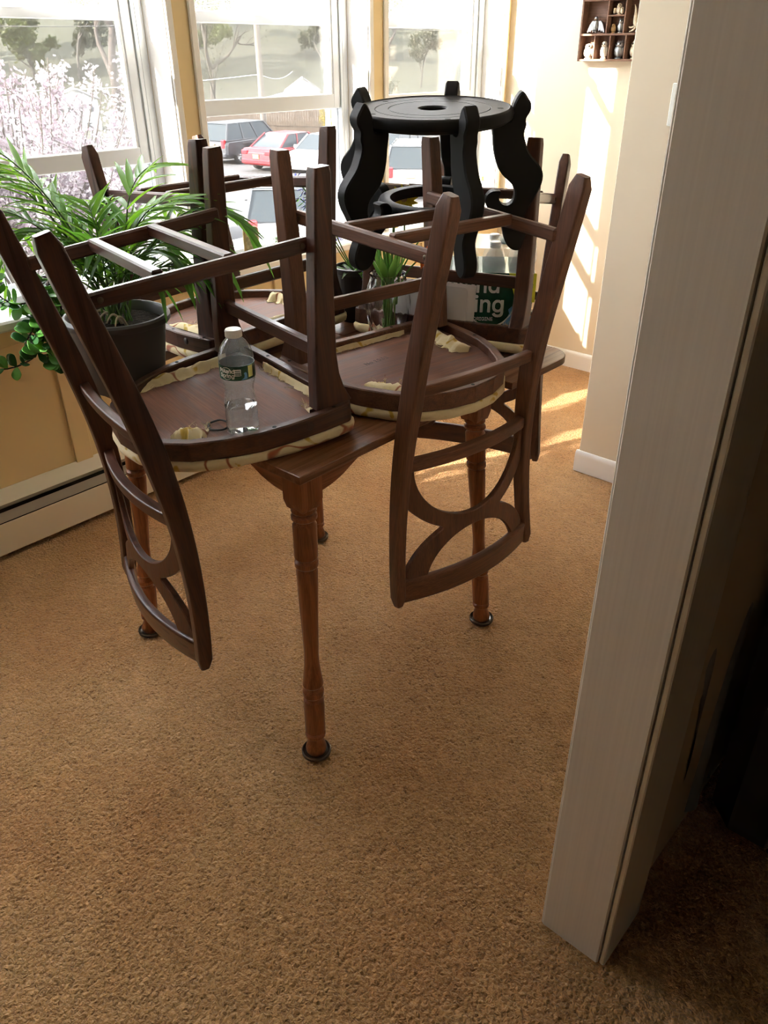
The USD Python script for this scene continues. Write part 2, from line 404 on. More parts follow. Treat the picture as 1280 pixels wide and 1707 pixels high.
# cream upholstery printed with rust line-work and olive-yellow leaves
mat('upholstery', {'tc': ('texture_coordinate', {}), 'n': ('noise_texture', {'scale': 7.0, 'detail': 1.5}), 'n4': ('noise_texture', {'scale': 14.0, 'detail': 2.0, 'distortion': 1.2}), 'wv': ('noise_texture', {'scale': 700.0}),
                   'r': ('rgb_ramp', {'ramp': [(.0, (.60, .50, .29)), (.395, (.60, .50, .29)), (.405, (.27, .075, .025)), (.415, (.27, .075, .025)), (.425, (.62, .52, .31)), (1, (.62, .52, .31))]}),
                   'r4': ('rgb_ramp', {'ramp': [(.0, (1, 1, 1)), (.60, (1, 1, 1)), (.635, (.72, .56, .12)), (.70, (.62, .50, .08)), (1, (.5, .42, .1))]}),
                   'mx': ('mix_color', {'blend_type': 'multiply', 'fac': 1.0}), 'b': ('bump', {'strength': .35, 'distance': .001}), 'p': ('principled_bsdf', {'roughness': .85, 'sheen_weight': .15})},
    [('tc.object', 'n.vector'), ('tc.object', 'n4.vector'), ('tc.object', 'wv.vector'), ('n.fac', 'r.fac'), ('n4.fac', 'r4.fac'), ('r.color', 'mx.a'), ('r4.color', 'mx.b'), ('mx.result', 'p.base_color'), ('wv.fac', 'b.height'), ('b.normal', 'p.normal')])

# ------------------------------------------------------------------ the room
XW, YB, YP, CEIL = -2.36, 3.52, 2.515, 2.45            # window wall, back wall, pier wall, ceiling
SILL, HEAD, MEET = .735, 2.27, 1.51
OPEN = [(.85 + .909 * k - .0, 1.655 + .909 * k) for k in (-1, 0, 1, 2)]   # window openings along y


def struct(name, mesh, m, parent=None, label=None, smooth=35): return obj(name, mesh, m, parent, label=label, kind='structure' if parent is None else None, smooth=smooth)


def carpet_mesh():
    """a gently uneven floor: finely divided in front of the camera, coarse beyond"""
    def grid(x0, x1, y0, y1, s):
        nx, ny = max(2, int(round((x1 - x0) / s)) + 1), max(2, int(round((y1 - y0) / s)) + 1)
        X, Y = np.meshgrid(np.linspace(x0, x1, nx), np.linspace(y0, y1, ny), indexing='ij')
        i, j = np.meshgrid(np.arange(nx - 1), np.arange(ny - 1), indexing='ij'); a = (i * ny + j).ravel()
        return np.stack([X.ravel(), Y.ravel(), np.zeros(X.size)], 1), np.vstack([np.stack([a, a + ny, a + ny + 1], 1), np.stack([a, a + ny + 1, a + 1], 1)])
    ms = []
    for q, s in (((-2.36, .5, .35, 1.65), .0042), ((-2.36, .5, 1.65, 3.52), .0085), ((-2.36, .5, -1.2, .35), .05), ((.5, 3.2, -3.2, 4.2), .06), ((-2.36, .5, -3.2, -1.2), .06), ((-.36, .5, 3.52, 4.2), .06)):
        v, f = grid(*q, s)
        if s < .02:
            edge = np.minimum.reduce([v[:, 0] - q[0], q[1] - v[:, 0], v[:, 1] - q[2], q[3] - v[:, 1]])
            h = meshkit.noise(np.c_[v[:, 0] * 130, v[:, 1] * 130, v[:, 2]], 3) * .0022 + meshkit.noise(np.c_[v[:, 0] * 70, v[:, 1] * 70, v[:, 2]], 4) * .0028 - .005
            v[:, 2] = np.where(edge > .001, h, -.004)
        else: v[:, 2] = -.004
        ms.append(trimesh.Trimesh(v, f, process=False))
    return cat_(ms)


struct('floor', carpet_mesh(), 'carpet', smooth=True)
struct('ceiling', bx(-2.6, 3.2, -3.2, 4.2, CEIL, CEIL + .1, 0), 'ceiling_white')
w = [bx(XW - .16, XW, -3.2, 4.2, -.3, SILL - .03, 0), bx(XW - .16, XW, -3.2, 4.2, HEAD, CEIL, 0)]
ys = [-3.2] + [v for o in OPEN for v in o] + [4.2]
for a, b in zip(ys[0::2], ys[1::2]): w.append(bx(XW - .16, XW, a, b, SILL - .03, HEAD, 0))
struct('wall_left', w, 'wall_yellow')
struct('wall_back', bx(XW - .16, -.36, YB, YB + .12, 0, CEIL, 0), 'wall_cream')
struct('wall_pier', bx(-1.245, -.362, YP, YB - .001, 0, CEIL, .003), 'wall_cream')
struct('wall_near', bx(XW, -.3, -1.35, -1.23, 0, CEIL, 0), 'wall_cream')
struct('wall_end', bx(-.352, -.262, .86, 4.2, 0, CEIL, 0), 'living_wall')
struct('wall_far', [bx(-.26, 3.2, 4.1, 4.2, 0, CEIL, 0), bx(3.1, 3.2, -3.2, 4.2, 0, CEIL, 0), bx(XW, 3.2, -3.3, -3.2, 0, CEIL, 0), bx(-.33, -.25, -3.2, -1.35, 0, CEIL, 0)], 'living_wall')
# painted end board of the wall in front, with a narrow casing strip round its corner
struct('trim_1', [bx(-.3625, -.2495, .838, .860, 0, CEIL, .0025), bx(-.3655, -.352, .84, 1.0, 0, CEIL, .002)], 'brushed_paint')
struct('trim_2', [bx(-.2475, -.238, .842, .98, 0, CEIL, .002), bx(-.262, -.246, .8605, .97, 0, CEIL, .002)], 'brushed_paint')


def base_profile(x0, x1, y, s=-1):
    p = Polygon([(0, 0), (.013, 0), (.013, .065), (.009, .078), (.004, .084), (0, .084)])
    m = trimesh.creation.extrude_polygon(p, x1 - x0, engine='earcut')     # p.x -> towards the room, p.y -> up, extrusion -> x
    R = np.array([[0, 0, 1], [s, 0, 0], [0, 1, 0]], float); m = xf(m, R, (x0, y, 0))
    if m.volume < 0: m.invert()
    return m


struct('baseboard_back', base_profile(XW, -1.245, YB), 'white_trim')
cap = xf(trimesh.creation.extrude_polygon(Polygon([(0, 0), (.013, 0), (.013, .065), (.009, .078), (.004, .084), (0, .084)]), YB - YP, engine='earcut'), np.array([[-1, 0, 0], [0, 0, 1], [0, 1, 0]], float), (-1.245, YP, 0))
if cap.volume < 0: cap.invert()
struct('baseboard_pier', [base_profile(-1.254, -.362, YP), cap], 'white_trim')
# panelled band under the sill
struct('trim_3', [bx(XW, XW + .012, -1.2, YB, .648, SILL - .03, .002)], 'wall_yellow')
struct('trim_4', [bx(XW, XW + .008, y, y + .062, .19, .648, .002) for y in (-.78, .145, 1.072, 2.0, 2.9)], 'wall_yellow')
struct('trim_5', bx(XW - .11, XW + .06, -1.2, YB, SILL - .03, SILL, .006), 'white_trim', label='long white window sill')


def window(i, y0, y1, lift):
    wnd = thing(f'window_{i}', kind='structure')
    X0 = XW - .105                                         # inner face of the vinyl frame
    # painted jamb liner and narrow casing
    obj('jamb_liner', [bx(X0, XW + .002, y0, y0 + .008, SILL, HEAD, 0), bx(X0, XW + .002, y1 - .008, y1, SILL, HEAD, 0), bx(X0, XW + .002, y0, y1, HEAD - .008, HEAD, 0)], 'white_trim', wnd)
    obj('casing', [bx(XW, XW + .010, y0 - .022, y0 + .004, SILL, HEAD + .022, .003), bx(XW, XW + .010, y1 - .004, y1 + .022, SILL, HEAD + .022, .003), bx(XW, XW + .010, y0 - .022, y1 + .022, HEAD - .004, HEAD + .022, .003)], 'white_trim', wnd)
    f = .048                                               # frame with two sash tracks
    X1 = X0 - .075
    fr = [bx(X1, X0, y0 + .008, y0 + .008 + f * .6, SILL, HEAD, .002), bx(X1, X0, y1 - .008 - f * .6, y1 - .008, SILL, HEAD, .002), bx(X1, X0, y0, y1, HEAD - .03, HEAD, .002), bx(X1, X0, y0, y1, SILL - .02, SILL + .022, .002)]
    for s, y in ((1, y0 + .008 + f * .6), (-1, y1 - .008 - f * .6)):
        fr += [bx(X0 - .006, X0, min(y, y + s * .012), max(y, y + s * .012), SILL, HEAD, .001), bx(X0 - .042, X0 - .036, min(y, y + s * .012), max(y, y + s * .012), SILL, HEAD, .001)]
    obj('frame', fr, 'white_vinyl', wnd)
    ya, yb = y0 + .008 + f * .6 + .003, y1 - .008 - f * .6 - .003
    def sash(name, xa, xb, za, zb, st, rb, rt):
        s = thing(name, parent=wnd)
        parts = [bx(xa, xb, ya, ya + st, za, zb, .003), bx(xa, xb, yb - st, yb, za, zb, .003), bx(xa, xb, ya + st - .004, yb - st + .004, za, za + rb, .003), bx(xa, xb, ya + st - .004, yb - st + .004, zb - rt, zb, .003)]
        bead = .008; c = (xa + xb) / 2
        parts += [bx(c - .011, c + .011, ya + st - .002, ya + st + bead, za + rb, zb - rt, .001), bx(c - .011, c + .011, yb - st - bead, yb - st + .002, za + rb, zb - rt, .001)]
        obj('rails', parts, 'white_vinyl', s)
        obj('pane', bx(c - .002, c + .002, ya + st - .006, yb - st + .006, za + rb - .006, zb - rt + .006, 0), 'pane_glass', s)
        return s
    up = sash('upper_sash', X0 - .071, X0 - .043, MEET - .018, HEAD - .032, .042, .036, .04)
    lo = sash('lower_sash', X0 - .036, X0 - .007, SILL + .022 + lift, MEET + .012 + lift, .045, .052, .036)
    scr = obj('screen_frame', [bx(X1 - .014, X1 - .002, ya - .004, ya + .018, SILL + .022, MEET + .01, .002), bx(X1 - .014, X1 - .002, yb - .018, yb + .004, SILL + .022, MEET + .01, .002), bx(X1 - .014, X1 - .002, ya, yb, SILL + .022, SILL + .04, .002), bx(X1 - .014, X1 - .002, ya, yb, MEET - .01, MEET + .01, .002)], 'white_vinyl', wnd)
    obj('insect_screen', bx(X1 - .0085, X1 - .0075, ya + .016, yb - .016, SILL + .038, MEET - .008, 0), 'insect_mesh', scr)
    ym = (y0 + y1) / 2
    obj('keeper', [bx(X0 - .045, X0 - .037, ym - .03, ym + .03, MEET + .006, MEET + .018, .002), bx(X0 - .060, X0 - .045, ym - .022, ym + .022, MEET + .016, MEET + .024, .002)], 'white_vinyl', up)
    obj('latch', [lathe([(0, 0), (.016, 0), (.016, .010), (.010, .014), (0, .014)], 16, (X0 - .022, ym, MEET + .012 + lift)), bx(X0 - .030, X0 - .012, ym, ym + .045, MEET + .020 + lift, MEET + .028 + lift, .002)], 'white_vinyl', lo)
    return wnd


for i, ((y0, y1), lift) in enumerate(zip(OPEN, (.40, .33, .455, .44))): window(i + 1, y0, y1, lift)

# baseboard heater along the window wall
htr = thing('baseboard_heater', 'long cream enamelled baseboard heater under the windows', 'heater', (XW, 0, 0))
L0, L1 = -1.1, YB - .35


def extr_y(pts, y0, y1):
    m = trimesh.creation.extrude_polygon(Polygon(pts).buffer(0), y1 - y0, engine='earcut')
    m = xf(m, np.array([[1, 0, 0], [0, 0, 1], [0, 1, 0]], float), (0, y0, 0))
    if m.volume < 0: m.invert()
    return m


obj('top_cover', extr_y([(.0, .03), (.006, .03), (.006, .204), (.040, .178), (.044, .181), (.004, .214), (0, .214)], L0, L1), 'heater_enamel', htr)
obj('damper', extr_y([(.033, .150), (.047, .124), (.0495, .126), (.036, .153)], L0, L1), 'heater_metal', htr)
obj('slot_shadow', extr_y([(.0065, .035), (.028, .035), (.028, .140), (.0065, .150)], L0 + .01, L1 - .01), 'dark_slot', htr, label='dark finned element inside the heater')
obj('front_panel', extr_y([(.036, .022), (.049, .016), (.053, .018), (.053, .116), (.0515, .122), (.049, .122), (.049, .114), (.049, .024), (.037, .026)], L0, L1), 'heater_enamel', htr)
for y in (L0, L1): obj('end_cap', bx(0, .054, y - .012, y + .03, .012, .216, .004), 'heater_enamel', htr)

sw = thing('light_switch', 'off-white rectangular switch plate on the pier wall', 'light switch', (-1.066, YP, 1.264))
obj('plate', cham(.072, .006, .114, .0025, (0, -.003, 0)), 'switch_plastic', sw)
obj('rocker', cham(.033, .007, .066, .002, (.006, -.006, 0)), 'switch_plastic', sw)
nt = thing('wall_calendar', 'pale yellow patterned paper hanging above the switch plate', 'calendar', (-.99, YP, 1.53))
obj('sheet', cham(.10, .002, .26, .0005, (0, -.0012, .13)), 'note_paper', nt)
obj('hanging_bar', bx(-.05, .05, -.004, 0, .25, .262, .001), 'pot_beige', nt)

# ------------------------------------------------------------------ the table
TX0, TX1, TY0, TY1, TZ = -1.655, -.968, .848, 1.80, .725
LEAF_Y = 1.505
tb = thing('dining_table', 'brown wooden dining table with scalloped apron on turned legs', 'table', ((TX0 + TX1) / 2, (TY0 + LEAF_Y) / 2, 0))
tc = np.array([(TX0 + TX1) / 2, (TY0 + LEAF_Y) / 2, 0])
loc_ = lambda m: xf(m, None, -tc)
obj('tabletop', loc_(ext(sbox(TX0, TY0, TX1, LEAF_Y), .018, .0015, TZ - .018)), 'table_top_wood', tb)
rp = sbox(TX0, LEAF_Y + .001, TX1, TY1).union(sbox(TX0, LEAF_Y + .001, TX1, LEAF_Y + .1)); r_ = .07
LX1 = TX1 + .030
rp = sbox(TX0 + r_, LEAF_Y + .001, LX1 - r_, TY1 - r_).buffer(r_, 12).intersection(sbox(TX0, LEAF_Y + .001, LX1, TY1)).union(sbox(TX0, LEAF_Y + .001, LX1, TY1 - r_))
obj('extension_leaf', loc_(ext(rp, .018, .0015, TZ - .018)), 'table_top_wood', tb)
IN = .016                                                   # apron set-back


def apron(a, b, n):
    """scalloped board between corner a and b (2D points), n = outward normal"""
    a, b = np.array(a), np.array(b); L = np.linalg.norm(b - a); d = (b - a) / L
    s = np.linspace(.03, L - .03, 61); e = np.minimum(s, L - s)
    low = np.interp(e, [0, .06, .08, .10, .12, .14, .16, .18, .21, 9], [.044, .044, .041, .036, .029, .019, .010, .005, .003, .003])
    P = [(s[0], 0)] + [(q, -l) for q, l in zip(s, low)] + [(s[-1], 0)]
    m = ext(Polygon(P), .018, .001)
    R = np.array([[d[0], 0, -n[0]], [d[1], 0, -n[1]], [0, 1, 0]], float)
    m = xf(m, R, (a[0], a[1], TZ - .018));
    if m.volume < 0: m.invert()
    return loc_(m)


cx0, cx1, cy0, cy1 = TX0 + IN, TX1 - IN, TY0 + IN, LEAF_Y - IN
for a, b, n in (((cx0, cy0), (cx1, cy0), (0, -1)), ((cx1, cy0), (cx1, cy1), (1, 0)), ((cx1, cy1), (cx0, cy1), (0, 1)), ((cx0, cy1), (cx0, cy0), (-1, 0))):
    obj('apron', apron(a, b, n), 'table_wood_' + ('x' if n[0] == 0 else 'y'), tb)
LEG = [(.0, 0), (.020, 0), (.0235, .006), (.024, .014), (.0215, .024), (.0185, .034), (.0175, .042), (.019, .047), (.0232, .050), (.0232, .056), (.0188, .060), (.0228, .064), (.0228, .072), (.0232, .105), (.0236, .132), (.0228, .150), (.0180, .154),
       (.0182, .159), (.0236, .165), (.0238, .174), (.0178, .181), (.0180, .187), (.0232, .193), (.0205, .214), (.0168, .245), (.0160, .275), (.0172, .315), (.0195, .375), (.0215, .430), (.0228, .480), (.0200, .487), (.0246, .493), (.0246, .502), (.0200, .507), (.0246, .513),
       (.0245, .520), (.0248, .585), (.0205, .591), (.0205, .595), (.0266, .600), (.0266, .606), (.0215, .611), (.0262, .617), (.0262, .624), (.022, .629), (0, .629)]
for sx, fx, x in ((1, -.972, cx1), (-1, -1.647, cx0)):
    for sy, fy, y in ((-1, .846, cy0), (1, 1.508, cy1)):
        top = np.array([x - sx * .0265, y - sy * .0265]); foot = np.array([fx, fy]) - np.array([sx, sy]) * .004
        prof = np.array(LEG); z = prof[:, 1]
        m = lathe(LEG, 28); k = m.vertices[:, 2] / .629
        m.vertices[:, 0] += foot[0] + (top[0] - foot[0]) * k; m.vertices[:, 1] += foot[1] + (top[1] - foot[1]) * k; m.vertices[:, 2] += .006
        lg = obj('leg', loc_(m), 'table_wood_z', tb)
        c = np.array([x - sx * .0265, y - sy * .0265]); h = .0275
        blk = hull([(c[0] + i * h, c[1] + j * h, zz) for i in (-1, 1) for j in (-1, 1) for zz in (.648, TZ - .0185)] + [(c[0] + i * h * .84, c[1] + j * h * .84, .629) for i in (-1, 1) for j in (-1, 1)])
        obj('corner_block', loc_(blk), 'table_wood_z', lg)
for (fx, fy), what in (((-.976, .850), 'under the nearest table leg'), ((-.976, 1.504), 'under the table leg behind the paler chair'), ((-1.643, .850), 'under the table leg by the heater'), ((-1.643, 1.504), 'under the rear table leg in the sun')):
    cp = obj('caster_cup', lathe([(0, 0), (.030, 0), (.0335, .004), (.034, .011), (.0315, .013), (.0295, .0085), (.025, .0055), (0, .0055)], 32), 'coaster_brown', label='round brown caster cup ' + what, cat='caster cup')
    UsdGeom.Xformable(cp).AddTranslateOp().Set(Gf.Vec3d(fx, fy, 0))

# ------------------------------------------------------------------ the four upturned chairs
S = dict(a=.212, b=.209, yb=-.045, L=.433, c0=.177, c1=.181, c3=.216)
POST_Z = np.array([-.482, -.2, 0, .2065, .413]); POST_Y = np.array([.378, .346, .354, .388, .428])
from scipy.interpolate import CubicSpline
_py = CubicSpline(POST_Z, POST_Y)
FR = .040                                                   # seat rail height
BOARD = -.020                                               # underside of the seat board


def seat_outline(off=0.0):
    half = [(0, -.050), (.12, -.050), (.225, -.047), (.246, -.030), (.247, .03), (.243, .10), (.232, .165), (.208, .225), (.172, .285), (.125, .328), (.065, .353), (0, .361)]
    P = half + [(-x, y) for x, y in half[-2:0:-1]]
    fr = [p for p in P]
    poly = Polygon(fr)
    sm = poly.buffer(-.012, 6).buffer(.012, 8)              # ease the corners
    return sm.buffer(off, 8) if off else sm


def place_mat(q):
    tx, ty, tz, th, ti = q
    y = np.array([math.cos(th), math.sin(th), 0]); z = np.array([0, 0, 1.0]); x = np.cross(y, z); c, s = math.cos(ti), math.sin(ti)
    y2, z2 = c * y - s * z, s * y + c * z
    return np.stack([x, y2, z2]), np.array([tx, ty, tz])


def post_mesh(s, tone):
    t = np.linspace(-.482, .413, 41)
    x = np.interp(t, [-.482, 0, .413], [S['c3'], S['c1'], S['c0']]); P = np.stack([s * x, _py(t), t], 1)
    T = np.gradient(P, axis=0); T /= np.linalg.norm(T, axis=1, keepdims=True); right = np.array([1.0, 0, 0]); up = np.cross(T, right); up /= np.linalg.norm(up, axis=1, keepdims=True)
    d = np.interp(t, [-.482, -.3, 0, .2, .413], [.030, .034, .046, .044, .040]); wv = np.interp(t, [-.482, 0, .413], [.026, .029, .029])
    e = np.minimum(1, np.minimum((t - t[0]) / .012, (t[-1] - t) / .006) * .35 + .65)
    m = sweep(P, right, up, [rrect(a * k, b * k, .005, 3) for a, b, k in zip(wv, d, e)])
    return m


def chair(label, q, w, flaps, stain=1.0):
    R, t = place_mat(q)
    mt = Gf.Matrix4d(*R[0], 0, *R[1], 0, *R[2], 0, *t, 1)
    ch = thing('dining_chair', label, 'chair', mat4=mt, group='dining chairs stacked upside down on the table')
    W = lambda a: w + a
    out = seat_outline(); ring = out.difference(seat_outline(-.021))
    obj('seat_rail', ext(ring, FR, .0025, -FR), W('y'), ch)
    obj('seat_board', ext(seat_outline(-.0205), .012, .0008, BOARD - .012), 'ply_wood', ch, label='bare plywood underside of the seat')
    # cushion edge: a roll below the rail, flattened where it lies on the table top
    P = np.array(seat_outline(.003).exterior.coords)[:-1]
    P = P[np.unique(np.linspace(0, len(P) - 1, 110).astype(int))]
    lay = [(-.028, -FR + .001), (-.004, -FR + .0005), (.001, -FR - .005), (.0015, -FR - .013), (-.001, -FR - .020), (-.010, -FR - .0245), (-.05, -FR - .029), (-.12, -FR - .032)]
    c0 = P.mean(0); V = []
    for o, z in lay:
        if o > -.03: pp = np.array(seat_outline(.003).buffer(0).exterior.coords)[:-1]
        d = P - c0; l = np.linalg.norm(d, axis=1, keepdims=True)
        V.append(np.c_[P + d / l * o, np.full(len(P), z) + (.0022 * (meshkit.noise(np.c_[P * 30, np.full(len(P), z * 10)], 5) - .5) if o > -.01 else 0)])
    n = len(P); V.append(np.array([[*c0, -FR - .034]])); V.append(np.array([[*c0, -FR + .001]])); V = np.vstack(V); F = []
    for i in range(len(lay) - 1):
        for j in range(n):
            a, b = i * n + j, i * n + (j + 1) % n; F += [(a, b + n, b), (a, a + n, b + n)]
    o = len(lay) * n
    for j in range(n): F += [((len(lay) - 1) * n + j, o, (len(lay) - 1) * n + (j + 1) % n), (j, (j + 1) % n, o + 1)]
    Wd = V @ R + t
    over = (Wd[:, 0] > TX0 - .02) & (Wd[:, 0] < TX1 + .02) & (Wd[:, 1] > TY0 - .02) & (Wd[:, 1] < TY1 + .02)
    Wd[over, 2] = np.maximum(Wd[over, 2], TZ + .0015)
    cu = trimesh.Trimesh((Wd - t) @ R.T, F, process=False)
    if cu.volume < 0: cu.invert()
    obj('cushion', cu, 'upholstery', ch, label='cream seat cushion printed with rust and yellow leaves', smooth=60)
    for s in (-1, 1):
        # front leg: tapered, flared bracket at the seat
        zz = np.array([-.001, .012, .03, .06, .10, .2, .31, .42, .4325]); wy = np.array([.082, .074, .064, .054, .048, .043, .039, .035, .031]); wx = np.array([.036, .036, .036, .036, .036, .036, .035, .033, .030])
        yc = np.array([-.008, -.006, -.003, -.001, -.003, -.014, -.028, -.043, -.044]); xc = np.interp(zz, [0, .433], [S['a'], S['b']])
        lg = sweep(np.stack([s * xc, yc, zz], 1), (1, 0, 0), (0, 1, 0), [rrect(a, b, .005, 3) for a, b in zip(wx, wy)])
        obj('front_leg', lg, W('z'), ch)
        pm = obj('rear_post', post_mesh(s, w), W('z'), ch)
        # side stretcher, screwed near both ends
        xa, xb = .190, .166
        p0, p1 = np.array([s * xa, -.022, .305]), np.array([s * xb, .392, .296])
        st = obj('side_stretcher', bar(p0, p1, .017, .027, (0, 0, 1), .004), W('y'), ch)
        d = (p1 - p0) / np.linalg.norm(p1 - p0)
        for k in (.022, .392):
            c = p0 + d * k; obj('screw', ball(c + np.array([s * .0085, 0, 0]), .0052, 2, (.5, 1, 1)), 'screw_metal', st)
        for k in (.0, .10, .22):   # holes in the rail's underside
            pass
    for y in (.135, .262): obj('cross_stretcher', bar((-.176 + .012 * (y > .2), y, .306), (.176 - .012 * (y > .2), y, .306), .020, .023, (0, 0, 1), .003), W('x'), ch)
    obj('front_stretcher', bar((-.196, -.006, .105), (.196, -.006, .105), .017, .030, (0, 0, 1), .003), W('x'), ch)
    bow = lambda x, hw, k: k * (1 - (x / hw) ** 2)
    def rail(z, hw, wy, h, k, b=.004):
        x = np.linspace(-hw, hw, 25); y = _py(z) + bow(x, hw, k); T = np.stack([np.ones(25), np.gradient(y, x), np.zeros(25)], 1); T /= np.linalg.norm(T, axis=1, keepdims=True)
        r = np.cross(T, [0, 0, 1.0]); return sweep(np.stack([x, y, np.full(25, z)], 1), r, (0, 0, 1), rrect(wy, h, b, 3))
    obj('rear_rail', rail(.030, .168, .020, .024, .010), W('x'), ch)
    obj('lower_back_rail', rail(-.140, .185, .022, .028, .026), W('x'), ch)
    obj('crest_rail', rail(-.449, .205, .020, .062, .036, .007), W('x'), ch)
    # pierced splat: two facing arches that meet in the middle
    def ell(cx, cy, a, b): return affinity.scale(Point(cx, cy).buffer(1, 48), a, b)
    lim = sbox(-.192, -.43, .192, -.150)
    u = ell(0, -.148, .212, .182).difference(ell(0, -.148, .166, .150)).intersection(lim)
    n_ = ell(0, -.462, .205, .164).difference(ell(0, -.462, .148, .130)).intersection(lim)
    sp = unary_union([u, n_]).buffer(.004, 6).buffer(-.008, 6).buffer(.004, 6)
    m = ext(sp, .014, .002); m = m.subdivide_to_size(.022) if hasattr(m, 'subdivide_to_size') else m
    v = np.asarray(m.vertices); hw = np.interp(v[:, 1], [-.45, -.14], [.205, .185])
    m = trimesh.Trimesh(np.stack([v[:, 0], _py(v[:, 1]) + np.interp(v[:, 1], [-.45, -.14], [.036, .026]) * (1 - (v[:, 0] / hw) ** 2) + v[:, 2] - .007, v[:, 1]], 1), m.faces, process=False)
    if m.volume < 0: m.invert()
    obj('back_splat', m, W('z'), ch)
    # wooden plugs and screw holes round the seat rail
    for k, (x, y) in enumerate(((.237, .0), (-.237, .0), (.228, .13), (-.228, .13), (.12, .318), (-.12, .318), (0, .35), (.10, -.040), (-.10, -.040))):
        obj('screw_hole', lathe([(0, 0), (.0042, 0), (.0042, .0007), (0, .0007)], 12, (x, y, -.0002)), 'black_hole', ch)
    for s in (-1, 1): obj('plug', ball((s * .2458, .062, -.017), .0085, 2, (.28, 1, 1)), 'scorch', ch)
    # torn upholstery turned in over the board
    for k, (x0, y0, x1, y1, wd, hg, seed) in enumerate(flaps):
        n_, mrow = 40, 7
        a, b = np.array([x0, y0]), np.array([x1, y1]); d = (b - a); Ln = np.linalg.norm(d); d /= Ln; inn = np.array([-d[1], d[0]])
        if np.dot(inn, -a + np.array([0, .13])) < 0: inn = -inn
        g = np.linspace(0, 1, n_); V = []
        rr = np.random.default_rng(seed); fray = .75 + .5 * meshkit.noise(np.c_[g * Ln * 90, g * 0, g * 0 + seed], seed) + .25 * (meshkit.noise(np.c_[g * Ln * 400, g * 0, g * 0], seed + 2) - .5)
        wid = wd * fray * np.minimum(1, np.minimum(g, 1 - g) / .12 + .25); hh = hg * (.5 + 1.0 * meshkit.noise(np.c_[g * Ln * 45, g * 0 + 3, g * 0], seed + 1))
        for r in range(mrow):
            u_ = r / (mrow - 1)
            q = a + d * (g[:, None] * Ln) + inn * (wid * u_)[:, None]
            z = BOARD + .0012 + hh * np.sin(math.pi * min(1, u_ * 1.15)) * (1 - .25 * u_) + .009 * (1 - u_) ** 2 + .004 * (meshkit.noise(np.c_[q * 120, g * 0], seed + 4) - .5) * u_
            V.append(np.c_[q, np.maximum(z, BOARD + .001)])
        V = np.array(V); top = V.reshape(-1, 3); bot = top - [0, 0, .0009]; F = []; N = len(top)
        for r in range(mrow - 1):
            for j in range(n_ - 1):
                p = r * n_ + j; F += [(p, p + 1, p + n_ + 1), (p, p + n_ + 1, p + n_), (N + p, N + p + n_ + 1, N + p + 1), (N + p, N + p + n_, N + p + n_ + 1)]
        bd = [(0, j) for j in range(n_)] + [(r, n_ - 1) for r in range(1, mrow)] + [(mrow - 1, j) for j in range(n_ - 2, -1, -1)] + [(r, 0) for r in range(mrow - 2, 0, -1)]
        bi = [r * n_ + j for r, j in bd]
        for p, p2 in zip(bi, bi[1:] + bi[:1]): F += [(p, p2, N + p2), (p, N + p2, N + p)]
        mm = trimesh.Trimesh(np.vstack([top, bot]), F, process=False); mm.fix_normals()
        # loose threads
        th = [tube(spline([V[-1, j], V[-1, j] + np.r_[inn * .006 + rr.normal(0, .003, 2), .004], V[-1, j] + np.r_[inn * .012 + rr.normal(0, .005, 2), rr.uniform(.002, .014)]], 5), .0004, 4) for j in rr.integers(2, n_ - 2, 16)]
        obj('torn_fabric', [mm] + th, 'upholstery', ch, label='frayed cream fabric turned over the seat board', smooth=60)
    return ch, R, t


QA = (-1.2630, 1.0540, .7985, -1.7803, .0881)
QB = (-1.2611, 1.3635, .7985, -.1505, .0384)
QC = (-1.5690, 1.3246, .8090, 3.1981, .0447)
QD = (-1.2560, 1.6420, .7960, 1.8645, .1309)
CA, RA, tA = chair('dark upturned chair holding the water bottle, back hanging at the near table end', QA, 'chair_wood_', [(.205, .29, .205, .02, .036, .012, 1), (.10, -.026, -.19, -.026, .014, .008, 2), (-.165, .255, -.125, .30, .06, .030, 3), (-.19, -.02, -.195, .03, .02, .006, 4)])
CB, RB, tB = chair('paler worn chair hanging off the long table edge, arched splat facing the room', QB, 'worn_wood_', [(-.20, -.005, -.178, .17, .045, .017, 5), (.19, -.026, -.13, -.026, .010, .006, 6), (.188, .21, .11, .30, .055, .012, 7)])
CC, RC, tC = chair('dark upturned chair nearest the windows, mostly behind the palm', QC, 'chair_wood_', [(.205, .03, .19, .20, .05, .016, 8), (-.205, .02, -.19, .2, .05, .015, 9), (-.1, -.026, .12, -.026, .03, .014, 10)])
CD, RD, tD = chair('dark upturned chair under the shrink-wrapped bottles at the far table end', QD, 'chair_wood_', [(-.205, .02, -.19, .2, .05, .015, 11), (.205, .02, .19, .2, .03, .012, 12)])
on = lambda R, t, p: np.asarray(p, float) @ R + t

